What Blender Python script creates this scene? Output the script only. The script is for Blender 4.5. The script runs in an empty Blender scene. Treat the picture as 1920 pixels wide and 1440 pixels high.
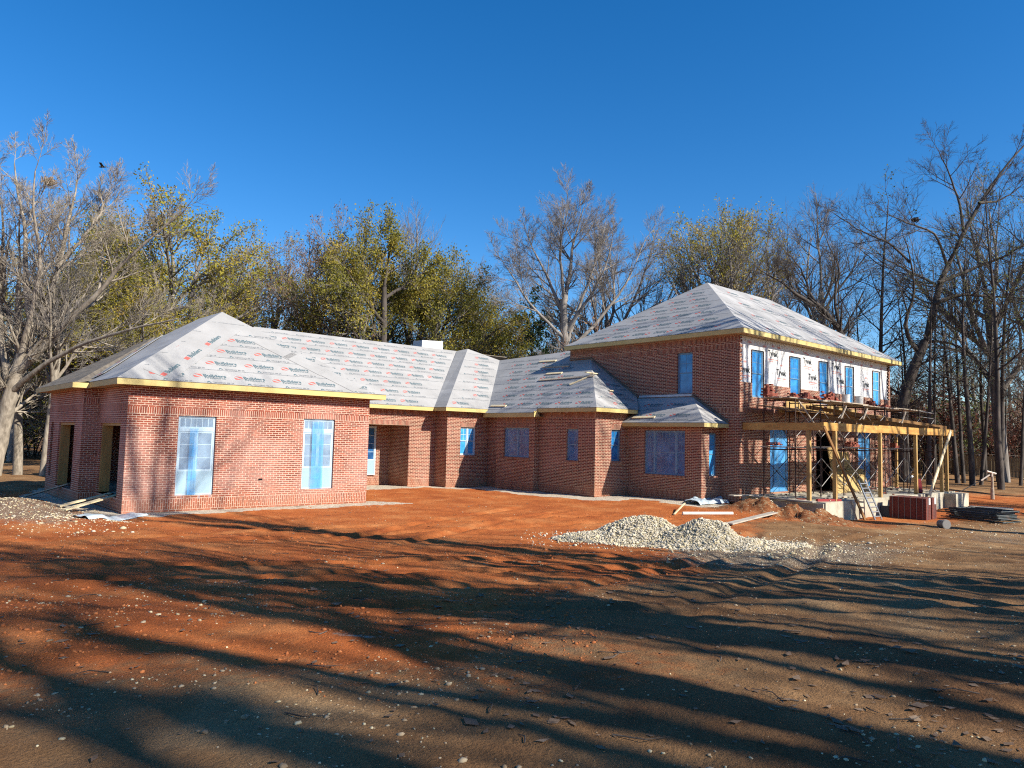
import bpy, math, random
import numpy as np
from mathutils import Vector
random.seed(7)
rng = np.random.default_rng(11)
sc = bpy.context.scene
COL = sc.collection
PI = math.pi

# ------------------------------------------------------------------ camera
FPX, PITCH, ROLL, YAW, HC = 1377.5, .073, .024, .843, 2.518
cy_, sy_ = math.cos(YAW), math.sin(YAW)
FW = np.array([cy_, sy_, 0.]); RT = np.array([sy_, -cy_, 0.]); UPV = np.array([0, 0, 1.])
CF = FW*math.cos(PITCH)+UPV*math.sin(PITCH); CU0 = UPV*math.cos(PITCH)-FW*math.sin(PITCH)
CR = RT*math.cos(ROLL)+CU0*math.sin(ROLL); CU = CU0*math.cos(ROLL)-RT*math.sin(ROLL)
CC = np.array([0, 0, HC])
def _hit(u, v, n, c):
    d = CF+CR*(u-960)/FPX+CU*(720-v)/FPX
    n = np.array(n, float); t = (c-n@CC)/(n@d)
    return CC+d*t
def PA(u, v, b): return _hit(u, v, (0, 1, 0), b)
def PB(u, v, a): return _hit(u, v, (1, 0, 0), a)
def PZ(u, v, z): return _hit(u, v, (0, 0, 1), z)
def PD(u, v, d): return _hit(u, v, tuple(CF), float(CF@CC)+d)      # at a given depth
cam = bpy.data.cameras.new('camera'); camo = bpy.data.objects.new('camera', cam); COL.objects.link(camo)
cam.sensor_width = 36; cam.lens = FPX/1920*36; cam.clip_end = 3000; cam.clip_start = .05
from mathutils import Matrix
camo.matrix_world = Matrix(((CR[0], CU[0], -CF[0], 0), (CR[1], CU[1], -CF[1], 0), (CR[2], CU[2], -CF[2], HC), (0, 0, 0, 1)))
sc.camera = camo

# ------------------------------------------------------------------ light
SUN = np.array([0.2403, -0.7936, 0.5589]); SUN /= np.linalg.norm(SUN)
sl = bpy.data.lights.new('sun', 'SUN'); sl.energy = 5.0; sl.angle = math.radians(.53); sl.color = (1, .93, .82)
so = bpy.data.objects.new('sun', sl); COL.objects.link(so)
so.rotation_euler = Vector(tuple(SUN)).to_track_quat('Z', 'Y').to_euler(); so.location = (0, 0, 60)
w = bpy.data.worlds.new('World'); sc.world = w; w.use_nodes = True
nt = w.node_tree; bg = nt.nodes['Background']
sky = nt.nodes.new('ShaderNodeTexSky'); sky.sky_type = 'NISHITA'; sky.sun_disc = False
sky.sun_elevation = math.asin(SUN[2]); sky.sun_rotation = math.atan2(SUN[0], SUN[1])
sky.altitude = 600; sky.air_density = 1.0; sky.dust_density = .15; sky.ozone_density = 4
hs = nt.nodes.new('ShaderNodeHueSaturation'); hs.inputs['Saturation'].default_value = 1.32; hs.inputs['Hue'].default_value = .503
nt.links.new(sky.outputs[0], hs.inputs['Color'])
nt.links.new(hs.outputs[0], bg.inputs[0]); bg.inputs[1].default_value = .096
sc.view_settings.view_transform = 'Standard'; sc.view_settings.look = 'None'
sc.view_settings.exposure = 0.88; sc.view_settings.gamma = 1
sc.render.engine = 'CYCLES'
sc.cycles.max_bounces = 6; sc.cycles.transparent_max_bounces = 24; sc.cycles.use_denoising = False; sc.cycles.sample_clamp_indirect = 4; sc.cycles.pixel_filter_type = 'BLACKMAN_HARRIS'; sc.cycles.filter_width = 1.15

# ------------------------------------------------------------------ noise (numpy)
def vnoise(x, y, seed=0):
    xi = np.floor(x).astype(np.int64); yi = np.floor(y).astype(np.int64)
    fx = x-xi; fy = y-yi; fx = fx*fx*(3-2*fx); fy = fy*fy*(3-2*fy)
    def h(a, b):
        n = (a*374761393+b*668265263+seed*1442695041) & 0xffffffff
        n = ((n ^ (n >> 13))*1274126177) & 0xffffffff
        return ((n ^ (n >> 16)) & 0xffff)/65535.
    return (h(xi, yi)*(1-fx)+h(xi+1, yi)*fx)*(1-fy)+(h(xi, yi+1)*(1-fx)+h(xi+1, yi+1)*fx)*fy
def fbm(x, y, o=4, seed=0):
    s = 0; a = .5; t = 0
    for i in range(o):
        s = s+a*vnoise(x*2**i, y*2**i, seed+i*17); t += a; a *= .5
    return s/t
def sstep(x, a, b):
    t = np.clip((x-a)/(b-a), 0, 1); return t*t*(3-2*t)

# wheel ruts: x0, y0, x1, y1, bow
TRACKS = [(2, 12, 22, 8, 1.2), (1, 17, 21, 15, -.8), (7, 6, 20, 10.5, .5), (4, 9, 14, 3, 1.), (13, 20, 23, 12, 1.), (24, 6, 48, 6, .6), (40, 9, 60, 12, .5), (8, 14, 19, 19, -.6)]
def zg(a, b):
    "ground height"
    a = np.asarray(a, float); b = np.asarray(b, float)
    s = a*cy_+b*sy_; r = a*sy_-b*cy_
    z = .82*(1-sstep(s, 2, 21))
    z = z-.5*sstep(a, 22.5, 28)*(1-sstep(b, 13.4, 18.5))*(1-sstep(a, 46, 62))
    z = z-.12*sstep(a, 44.5, 50)*sstep(b, 5, 14)
    # gravel bank by the garage's left side
    z = z+.34*np.exp(-(((a-3.6)/1.1)**2+((b-26.2)/3.4)**2))
    z = z+.16*np.exp(-(((a-4.7)/.7)**2+((b-22.2)/1.0)**2))
    # spoil heap at the porch
    z = z+.75*np.exp(-(((a-26.5)/1.2)**2+((b-14.9)/1.2)**2))
    z = z+.50*np.exp(-(((a-27.0)/1.2)**2+((b-12.9)/.9)**2))
    z = z+.8*sstep(s, 55, 95)
    amp = .035+.05*fbm(a*.15, b*.15, 2, 5)
    z = z+amp*(fbm(a*.9, b*.9, 4, 1)-.5)*2*(1-sstep(s, 60, 90))
    z = z+.012*(fbm(a*7, b*7, 3, 9)-.5)*2*(s < 45)
    for (x0, y0, x1, y1, cv) in TRACKS:
        dx, dy = x1-x0, y1-y0; L_ = math.hypot(dx, dy); t = ((a-x0)*dx+(b-y0)*dy)/L_; d = ((a-x0)*dy-(b-y0)*dx)/L_-cv*np.sin(t/L_*PI)
        on = sstep(t, -.5, 1)*(1-sstep(t, L_-1, L_+.5))*(.5+.8*vnoise(t*.5, d*0+y0, 3))
        for o in (-.85, .85): q = (d-o)/.16; z = z+on*(-.045*np.exp(-q*q)+.028*np.exp(-(np.abs(q)-1.9)**2*1.6))
    near = np.exp(-(((a-26.8)/1.6)**2+((b-14.0)/2.0)**2))
    z = z+near*.42*(fbm(a*3.0, b*3.0, 4, 21)-.5)*2
    return z
def ZG(a, b): return float(zg(np.array([a]), np.array([b]))[0])
def PG(u, v, z0=0.):
    p = PZ(u, v, z0)
    for _ in range(6): p = PZ(u, v, ZG(p[0], p[1]))
    return p

# ------------------------------------------------------------------ materials
def nodes(m): return m.node_tree.nodes, m.node_tree.links
def mat(name, col, rough=.8, metal=0., var=.0, vscale=6., col2=None, bump=0., bscale=40., spec=.3, coord='Object', stretch=None):
    m = bpy.data.materials.new(name); m.use_nodes = True
    N, L = nodes(m); b = N['Principled BSDF']
    b.inputs['Base Color'].default_value = (*col, 1); b.inputs['Roughness'].default_value = rough
    b.inputs['Metallic'].default_value = metal; b.inputs['Specular IOR Level'].default_value = spec
    tc = N.new('ShaderNodeTexCoord'); src = tc.outputs[coord]
    if stretch:
        mp = N.new('ShaderNodeMapping'); mp.inputs['Scale'].default_value = stretch
        L.new(src, mp.inputs[0]); src = mp.outputs[0]
    if var > 0 or col2:
        n = N.new('ShaderNodeTexNoise'); n.inputs['Scale'].default_value = vscale; n.inputs['Detail'].default_value = 6
        n.inputs['Roughness'].default_value = .65
        L.new(src, n.inputs['Vector'])
        r = N.new('ShaderNodeValToRGB'); r.color_ramp.elements[0].position = .36; r.color_ramp.elements[1].position = .66
        c2 = col2 or tuple(min(1, c*(1+var)) for c in col); c1 = col if col2 else tuple(c*(1-var) for c in col)
        r.color_ramp.elements[0].color = (*c1, 1); r.color_ramp.elements[1].color = (*c2, 1)
        L.new(n.outputs['Fac'], r.inputs[0]); L.new(r.outputs[0], b.inputs['Base Color'])
    if bump > 0:
        n2 = N.new('ShaderNodeTexNoise'); n2.inputs['Scale'].default_value = bscale; n2.inputs['Detail'].default_value = 4
        L.new(src, n2.inputs['Vector'])
        bp = N.new('ShaderNodeBump'); bp.inputs['Strength'].default_value = bump; bp.inputs['Distance'].default_value = .02
        L.new(n2.outputs['Fac'], bp.inputs['Height']); L.new(bp.outputs[0], b.inputs['Normal'])
    return m

M0 = 0
def brick_mat(name, soldier=0, weather=0., c1=(.225, .062, .040), c2=(.085, .025, .019), mo=(.62, .47, .33)):
    m = bpy.data.materials.new(name); m.use_nodes = True
    N, L = nodes(m); b = N['Principled BSDF']; b.inputs['Roughness'].default_value = .92; b.inputs['Specular IOR Level'].default_value = .15
    uv = N.new('ShaderNodeUVMap'); uv.uv_map = 'UVMap'
    src = uv.outputs[0]
    if soldier:
        sp = N.new('ShaderNodeSeparateXYZ'); cb = N.new('ShaderNodeCombineXYZ'); L.new(src, sp.inputs[0])
        L.new(sp.outputs[1], cb.inputs[0]); L.new(sp.outputs[0], cb.inputs[1]); src = cb.outputs[0]
    bt = N.new('ShaderNodeTexBrick'); L.new(src, bt.inputs['Vector'])
    bt.inputs['Scale'].default_value = 1; bt.inputs['Brick Width'].default_value = .213; bt.inputs['Row Height'].default_value = .0677
    bt.inputs['Mortar Size'].default_value = .0078; bt.inputs['Mortar Smooth'].default_value = .15; bt.inputs['Bias'].default_value = -.1
    bt.offset = 0.5 if soldier != 2 else 0.0
    bt.inputs['Color1'].default_value = (*c1, 1); bt.inputs['Color2'].default_value = (*c2, 1)
    bt.inputs['Mortar'].default_value = (*mo, 1)
    geo = N.new('ShaderNodeNewGeometry')
    n = N.new('ShaderNodeTexNoise'); n.inputs['Scale'].default_value = .55; n.inputs['Detail'].default_value = 5
    L.new(geo.outputs['Position'], n.inputs['Vector'])
    mx = N.new('ShaderNodeMixRGB'); mx.blend_type = 'MIX'
    r = N.new('ShaderNodeMapRange'); r.inputs[1].default_value = .48; r.inputs[2].default_value = .72
    r.inputs[3].default_value = 0.; r.inputs[4].default_value = weather
    L.new(n.outputs['Fac'], r.inputs[0]); L.new(r.outputs[0], mx.inputs[0])
    L.new(bt.outputs['Color'], mx.inputs[1]); mx.inputs[2].default_value = (.55, .34, .28, 1)
    # clay dust washed over the foot of the wall
    sp2 = N.new('ShaderNodeSeparateXYZ'); L.new(geo.outputs['Position'], sp2.inputs[0])
    n3 = N.new('ShaderNodeTexNoise'); n3.inputs['Scale'].default_value = 1.3; L.new(geo.outputs['Position'], n3.inputs['Vector'])
    ad = N.new('ShaderNodeMath'); ad.operation = 'MULTIPLY_ADD'; ad.inputs[1].default_value = -1.6; L.new(n3.outputs['Fac'], ad.inputs[0]); L.new(sp2.outputs[2], ad.inputs[2])
    r2 = N.new('ShaderNodeMapRange'); r2.inputs[1].default_value = -.8; r2.inputs[2].default_value = .0; r2.inputs[3].default_value = .4; r2.inputs[4].default_value = 0
    L.new(ad.outputs[0], r2.inputs[0])
    mx2 = N.new('ShaderNodeMixRGB'); L.new(r2.outputs[0], mx2.inputs[0]); L.new(mx.outputs[0], mx2.inputs[1]); mx2.inputs[2].default_value = (.36, .14, .07, 1)
    n4 = N.new('ShaderNodeTexNoise'); n4.inputs['Scale'].default_value = 23; n4.inputs['Detail'].default_value = 3; L.new(geo.outputs['Position'], n4.inputs['Vector'])
    mm = N.new('ShaderNodeMixRGB'); mm.blend_type = 'MULTIPLY'; mm.inputs[0].default_value = .5
    rr = N.new('ShaderNodeMapRange'); rr.inputs[1].default_value = .3; rr.inputs[2].default_value = .7; rr.inputs[3].default_value = .6; rr.inputs[4].default_value = 1.25
    L.new(n4.outputs['Fac'], rr.inputs[0]); L.new(mx2.outputs[0], mm.inputs[1]); L.new(rr.outputs[0], mm.inputs[2])
    L.new(mm.outputs[0], b.inputs['Base Color'])
    bp = N.new('ShaderNodeBump'); bp.inputs['Strength'].default_value = .5; bp.inputs['Distance'].default_value = .006; bp.invert = True
    L.new(bt.outputs['Fac'], bp.inputs['Height']); L.new(bp.outputs[0], b.inputs['Normal'])
    return m

M = {}
M['brick'] = brick_mat('brick_running', 0, .15); M['bricks'] = brick_mat('brick_soldier', 1, .15); M['brickf'] = brick_mat('brick_frieze', 2, .15)
M['gbrick'] = brick_mat('garage_brick_running', 0, .5, (.30, .085, .052), (.135, .038, .027), (.62, .49, .38)); M['gbricks'] = brick_mat('garage_brick_soldier', 1, .5, (.30, .085, .052), (.135, .038, .027), (.62, .49, .38)); M['gbrickf'] = brick_mat('garage_brick_frieze', 2, .5, (.30, .085, .052), (.135, .038, .027), (.62, .49, .38))
M['felt'] = mat('roof_felt', (.315, .31, .30), .75, var=.10, vscale=.8, bump=.35, bscale=3.)
M['feltw'] = mat('wrinkled_roof_felt', (.325, .32, .31), .6, var=.2, vscale=1.1, bump=1.0, bscale=2.2, stretch=(1, .25, 1))
M['deck'] = mat('shade_toned_bare_deck', (.10, .085, .07), .95, col2=(.20, .17, .13), vscale=5, bump=.8, bscale=14, stretch=(1, .3, 1))  # bare deck, with the slope's shade also put into its dark colour
M['red'] = mat('red_print', (.46, .11, .09), .8); M['teal'] = mat('dark_print', (.08, .13, .15), .8); M['grey'] = mat('grey_print', (.15, .165, .18), .8)
M['black'] = mat('black_print', (.03, .035, .04), .8); M['pink'] = mat('faded_red_print', (.62, .30, .27), .8)
M['fascia'] = mat('fascia_lumber', (.44, .35, .13), .7, col2=(.54, .44, .19), vscale=1.2, stretch=(.6, .6, 3))
M['soffit'] = mat('soffit_plywood', (.42, .30, .16), .85, var=.15, vscale=3)
M['lumber'] = mat('lumber', (.33, .20, .07), .7, col2=(.46, .31, .12), vscale=1.3, stretch=(3, 3, .5))
M['lumberp'] = mat('pale_lumber', (.62, .50, .30), .7, col2=(.74, .62, .40), vscale=2.5)
M['beam'] = mat('beam_lumber', (.38, .185, .045), .65, col2=(.58, .34, .095), vscale=1.6, stretch=(1, 1, 3))
M['rafter'] = mat('rafter_lumber', (.16, .075, .025), .8, col2=(.26, .14, .05), vscale=2)  # dark tone paints in the shade the porch rafters stand in
M['osb'] = mat('osb', (.34, .22, .08), .8, col2=(.48, .33, .13), vscale=14)
M['oldwood'] = mat('weathered_board', (.30, .24, .18), .85, col2=(.46, .39, .30), vscale=3, stretch=(.6, 3, 1))
M['greywood'] = mat('grey_board', (.30, .26, .21), .85, col2=(.47, .42, .34), vscale=3)
M['tyvek'] = mat('house_wrap', (.66, .65, .63), .55, var=.06, vscale=2, bump=1., bscale=1.6)
M['frame'] = mat('white_window_frame', (.42, .54, .62), .45)
M['bframe'] = mat('blue_filmed_frame', (.13, .25, .38), .35)
M['concrete'] = mat('concrete', (.30, .27, .20), .9, col2=(.50, .46, .36), vscale=1.6, bump=.3, bscale=18)
M['steel'] = mat('rusty_scaffold_steel', (.03, .022, .02), .7, metal=.1, col2=(.07, .035, .025), vscale=5)
M['galv'] = mat('galvanised_steel', (.20, .19, .18), .55, metal=.4)
M['alu'] = mat('aluminium', (.30, .31, .32), .4, metal=.6)
M['dark'] = mat('dark_block', (.045, .05, .055), .8)
M['dsteel'] = mat('dark_steel', (.03, .04, .04), .5, metal=.4, col2=(.08, .09, .09), vscale=3)
M['rbrick'] = mat('loose_brick', (.15, .04, .028), .9, col2=(.28, .08, .05), vscale=9)
M['dbrick'] = mat('packed_brick', (.11, .03, .022), .9, col2=(.19, .05, .035), vscale=16)
M['bucket'] = mat('bucket_plastic', (.62, .62, .60), .5, col2=(.45, .43, .40), vscale=6)
M['white'] = mat('white_plastic', (.75, .75, .74), .5)
M['redp'] = mat('red_metal', (.25, .03, .03), .5)
M['fence'] = mat('fence_boards', (.20, .16, .10), .9, col2=(.34, .27, .17), vscale=2, stretch=(2, 2, .3))
M['pvc'] = mat('pale_pipe', (.66, .58, .48), .6, var=.1, vscale=4)
def film_mat(name, col, alpha, rough=.22, nscale=5.):
    m = bpy.data.materials.new(name); m.use_nodes = True
    N, L = nodes(m); b = N['Principled BSDF']; b.inputs['Base Color'].default_value = (*col, 1); b.inputs['Roughness'].default_value = rough
    n = N.new('ShaderNodeTexNoise'); n.inputs['Scale'].default_value = nscale; n.inputs['Detail'].default_value = 3
    tc = N.new('ShaderNodeTexCoord'); L.new(tc.outputs['Object'], n.inputs[0])
    r = N.new('ShaderNodeMapRange'); r.inputs[1].default_value = .35; r.inputs[2].default_value = .7
    r.inputs[3].default_value = alpha*.45; r.inputs[4].default_value = min(1, alpha*1.5)
    L.new(n.outputs['Fac'], r.inputs[0]); L.new(r.outputs[0], b.inputs['Alpha'])
    return m
M['film'] = film_mat('clear_plastic_film', (.50, .70, .88), .22, .2, 1.6)
M['filmc'] = film_mat('thin_plastic_film', (.45, .60, .80), .10, .2, 1.2)
M['filmb'] = film_mat('blue_plastic_film', (.10, .38, .75), .55, .2, 2.5)
M['sheet'] = mat('grey_plastic_sheet', (.42, .50, .54), .3, var=.15, vscale=2, spec=.6)
def pane_mat(name, c1, c2, rough=.12, vs=2.5):
    m = mat(name, c1, rough, col2=c2, vscale=vs, spec=.6, bump=.15, bscale=3); return m
M['bpane'] = pane_mat('blue_filmed_pane', (.010, .10, .30), (.03, .26, .60))
M['bpanel'] = pane_mat('bright_blue_pane', (.03, .22, .52), (.07, .38, .74))
M['dpane'] = pane_mat('dark_pane', (.015, .06, .17), (.05, .18, .40), .08, 1.6)
M['gpane'] = pane_mat('grey_blue_pane', (.12, .18, .27), (.20, .28, .38), .15)
M['panel'] = mat('white_door_panel', (.27, .39, .46), .5)
M['inside_shade'] = mat('painted_inside_shade', (.004, .004, .005), .9)  # near-black colour painted in for the shade inside openings
def bark(name, c1, c2, sc_=3.): return mat(name, c1, .95, col2=c2, vscale=sc_, stretch=(1, 1, .35), bump=.6, bscale=8)
M['bark_pale'] = bark('pale_bark', (.15, .125, .095), (.38, .33, .26), 4.5)
M['bark_grey'] = bark('grey_bark', (.13, .115, .10), (.30, .27, .24))
M['bark_dark'] = bark('dark_bark', (.035, .03, .026), (.12, .10, .085))
M['twig_red'] = bark('reddish_twigs', (.12, .075, .055), (.23, .15, .11))
def leafmat(name, cols, scale=.5):
    m = bpy.data.materials.new(name); m.use_nodes = True
    N, L = nodes(m); b = N['Principled BSDF']; b.inputs['Roughness'].default_value = .6; b.inputs['Specular IOR Level'].default_value = .25
    tc = N.new('ShaderNodeTexCoord'); n = N.new('ShaderNodeTexNoise'); n.inputs['Scale'].default_value = scale; n.inputs['Detail'].default_value = 8; n.inputs['Roughness'].default_value = .8
    L.new(tc.outputs['Object'], n.inputs[0]); r = N.new('ShaderNodeValToRGB'); e = r.color_ramp.elements
    e[0].position = .3; e[-1].position = .72; e[0].color = (*cols[0], 1); e[-1].color = (*cols[-1], 1)
    for i, c in enumerate(cols[1:-1]):
        x = e.new(.3+.42*(i+1)/(len(cols)-1)); x.color = (*c, 1)
    L.new(n.outputs['Fac'], r.inputs[0]); L.new(r.outputs[0], b.inputs['Base Color'])
    tr = N.new('ShaderNodeBsdfTranslucent'); L.new(r.outputs[0], tr.inputs[0])
    mx = N.new('ShaderNodeMixShader'); mx.inputs[0].default_value = .35
    L.new(b.outputs[0], mx.inputs[1]); L.new(tr.outputs[0], mx.inputs[2]); L.new(mx.outputs[0], N['Material Output'].inputs[0])
    return m
M['leaf_olive'] = leafmat('olive_leaves', [(.09, .10, .02), (.20, .19, .03), (.32, .25, .035), (.40, .19, .045)])
M['leaf_gold'] = leafmat('golden_green_leaves', [(.12, .15, .025), (.28, .27, .03), (.40, .29, .04), (.44, .21, .045)])
M['leaf_brown'] = leafmat('brown_leaves', [(.15, .09, .05), (.28, .16, .08), (.38, .23, .12)], 1.)
M['leaf_rust'] = leafmat('rust_leaves', [(.06, .025, .018), (.15, .05, .03), (.27, .13, .07)], 1.2)
M['leaf_pine'] = leafmat('pine_needles', [(.012, .026, .012), (.03, .055, .02), (.055, .08, .03)], .8)
M['leaf_green'] = leafmat('dull_green_leaves', [(.06, .08, .025), (.13, .15, .04), (.22, .20, .06)], .7)
M['leaf_dry'] = leafmat('dry_fallen_leaves', [(.14, .09, .06), (.28, .19, .12), (.42, .32, .22)], 3)
M['pebble'] = mat('dusty_pebble', (.20, .13, .07), .9, col2=(.46, .38, .26), vscale=4)
M['darkclod'] = mat('dark_clod', (.09, .045, .025), .95, col2=(.22, .12, .06), vscale=5)
M['stone'] = mat('pale_stone', (.32, .26, .15), .9, col2=(.64, .55, .36), vscale=9)
M['stoneg'] = mat('grey_white_stone', (.30, .26, .20), .9, col2=(.62, .56, .44), vscale=9)

# ------------------------------------------------------------------ mesh builder
WL = {}
class MB:
    def __init__(s): s.v = []; s.f = []; s.m = []; s.uv = []; s.mats = []
    def mi(s, m):
        if m not in s.mats: s.mats.append(m)
        return s.mats.index(m)
    def face(s, pts, m, uvs=None):
        k = len(s.v); s.v += [tuple(map(float, p)) for p in pts]; s.f.append(tuple(range(k, k+len(pts)))); s.m.append(s.mi(m))
        s.uv.append(uvs if uvs else [(p[0]+p[1], p[2]) for p in pts])
    def hexa(s, c, m):      # 8 corners: bottom 4 ccw, top 4
        for q in ((3, 2, 1, 0), (4, 5, 6, 7), (0, 1, 5, 4), (1, 2, 6, 5), (2, 3, 7, 6), (3, 0, 4, 7)):
            s.face([c[i] for i in q], m)
    def box(s, x0, x1, y0, y1, z0, z1, m):
        x0, x1 = sorted((x0, x1)); y0, y1 = sorted((y0, y1)); z0, z1 = sorted((z0, z1))
        s.hexa([(x0, y0, z0), (x1, y0, z0), (x1, y1, z0), (x0, y1, z0), (x0, y0, z1), (x1, y0, z1), (x1, y1, z1), (x0, y1, z1)], m)
    def bar(s, p, q, w_, h_, m, up=(0, 0, 1)):   # rectangular bar from p to q
        p = Vector(p); q = Vector(q); d = (q-p).normalized(); u = Vector(up)
        if abs(d.dot(u)) > .98: u = Vector((1, 0, 0))
        sd = d.cross(u).normalized(); u = sd.cross(d).normalized()
        a = sd*w_/2; b = u*h_/2
        s.hexa([p-a-b, p+a-b, q+a-b, q-a-b, p-a+b, p+a+b, q+a+b, q-a+b], m)
    def tube(s, pts, r, m, n=6, caps=True):
        pts = [Vector(p) for p in pts]; rs = r if isinstance(r, (list, tuple)) else [r]*len(pts)
        ring = []
        for i, p in enumerate(pts):
            d = (pts[min(i+1, len(pts)-1)]-pts[max(i-1, 0)]).normalized()
            u = Vector((0, 0, 1)) if abs(d.z) < .9 else Vector((1, 0, 0))
            a = d.cross(u).normalized(); b = d.cross(a)
            ring.append([p+(a*math.cos(2*PI*k/n)+b*math.sin(2*PI*k/n))*rs[i] for k in range(n)])
        for i in range(len(pts)-1):
            for k in range(n):
                s.face([ring[i][k], ring[i][(k+1) % n], ring[i+1][(k+1) % n], ring[i+1][k]], m)
        if caps: s.face(ring[0][::-1], m); s.face(ring[-1], m)
    def poly_solid(s, pts, m, t=.05, m2=None):   # flat polygon with thickness below
        s.face(pts, m); n = (Vector(pts[1])-Vector(pts[0])).cross(Vector(pts[2])-Vector(pts[0])).normalized()
        if n.z < 0: n = -n
        low = [Vector(p)-n*t for p in pts]; s.face(low[::-1], m2 or m)
        for i in range(len(pts)):
            j = (i+1) % len(pts); s.face([pts[i], low[i], low[j], pts[j]], m2 or m)
    def build(s, name, parent=None, origin=None, smooth=False):
        me = bpy.data.meshes.new(name)
        V = np.array(s.v)
        if parent is not None: off = np.array(WL[parent.name])
        else: off = np.array(origin) if origin is not None else np.array([(V[:, 0].min()+V[:, 0].max())/2, (V[:, 1].min()+V[:, 1].max())/2, V[:, 2].min()])
        me.from_pydata([tuple(p) for p in V-off], [], s.f)
        for m in s.mats: me.materials.append(M[m])
        me.polygons.foreach_set('material_index', s.m)
        ul = me.uv_layers.new(name='UVMap'); ul.data.foreach_set('uv', [c for f in s.uv for p in f for c in p[:2]])
        if smooth: me.polygons.foreach_set('use_smooth', [True]*len(s.f))
        me.update()
        o = bpy.data.objects.new(name, me); COL.objects.link(o)
        if parent is not None: o.parent = parent
        else: o.location = tuple(off)
        WL[o.name] = tuple(off)
        return o
def tag(o, label=None, cat=None, group=None, kind=None):
    if label: o['label'] = label
    if cat: o['category'] = cat
    if group: o['group'] = group
    if kind: o['kind'] = kind
    return o
def thing(name, loc, label, cat, group=None):
    o = bpy.data.objects.new(name, None); COL.objects.link(o); o.location = tuple(map(float, loc)); o.empty_display_size = .3
    WL[o.name] = tuple(map(float, loc)); return tag(o, label, cat, group)
def npmesh(name, V, Q, mats, mi=None, smooth=False, tris=False):
    me = bpy.data.meshes.new(name); k = 3 if tris else 4
    me.vertices.add(len(V)); me.vertices.foreach_set('co', np.asarray(V, np.float32).ravel())
    me.loops.add(len(Q)*k); me.loops.foreach_set('vertex_index', np.asarray(Q, np.int32).ravel())
    me.polygons.add(len(Q)); me.polygons.foreach_set('loop_start', np.arange(0, len(Q)*k, k, dtype=np.int32))
    for m in mats: me.materials.append(M[m])
    if mi is not None: me.polygons.foreach_set('material_index', np.asarray(mi, np.int32))
    if smooth: me.polygons.foreach_set('use_smooth', np.ones(len(Q), bool))
    me.update(calc_edges=True); me.validate(); return me
def link(me, name, parent=None, loc=(0, 0, 0)):
    o = bpy.data.objects.new(name, me); COL.objects.link(o); o.parent = parent; o.location = tuple(map(float, loc)); WL[o.name] = o.location[:]; return o

# ================================================================== GROUND
def sdist(P, a, b):
    "signed distance to a closed polygon, >0 inside"
    P = np.asarray(P, float)[:, :2]; ins = np.zeros(a.shape, bool); dmin = np.full(a.shape, 1e9)
    for i in range(len(P)):
        x1, y1 = P[i]; x2, y2 = P[(i+1) % len(P)]
        c = ((y1 > b) != (y2 > b)) & (a < (x2-x1)*(b-y1)/((y2-y1) if abs(y2-y1) > 1e-9 else 1e-9)+x1); ins ^= c
        dx, dy = x2-x1, y2-y1; t = np.clip(((a-x1)*dx+(b-y1)*dy)/(dx*dx+dy*dy+1e-12), 0, 1)
        dmin = np.minimum(dmin, np.hypot(a-x1-t*dx, b-y1-t*dy))
    return np.where(ins, dmin, -dmin)
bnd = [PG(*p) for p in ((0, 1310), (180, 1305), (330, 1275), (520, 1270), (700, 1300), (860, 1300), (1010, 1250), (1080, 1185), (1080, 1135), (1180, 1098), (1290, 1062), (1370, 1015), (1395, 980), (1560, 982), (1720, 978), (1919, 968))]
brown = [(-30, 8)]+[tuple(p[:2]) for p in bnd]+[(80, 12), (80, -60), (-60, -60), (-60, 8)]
HOUSE = [(5.55, 32.8), (5.55, 27.3), (6.03, 27.3), (6.03, 23.93), (14.25, 23.93), (14.25, 30.2), (21.82, 30.2), (21.82, 29.21), (24.3, 29.21), (24.16, 25.44), (24.49, 25.44), (24.49, 21.86), (26.74, 21.86), (26.74, 17.88), (28.16, 17.88), (28.16, 16.94), (44.14, 16.94), (44.14, 40), (9, 40)]
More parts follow.
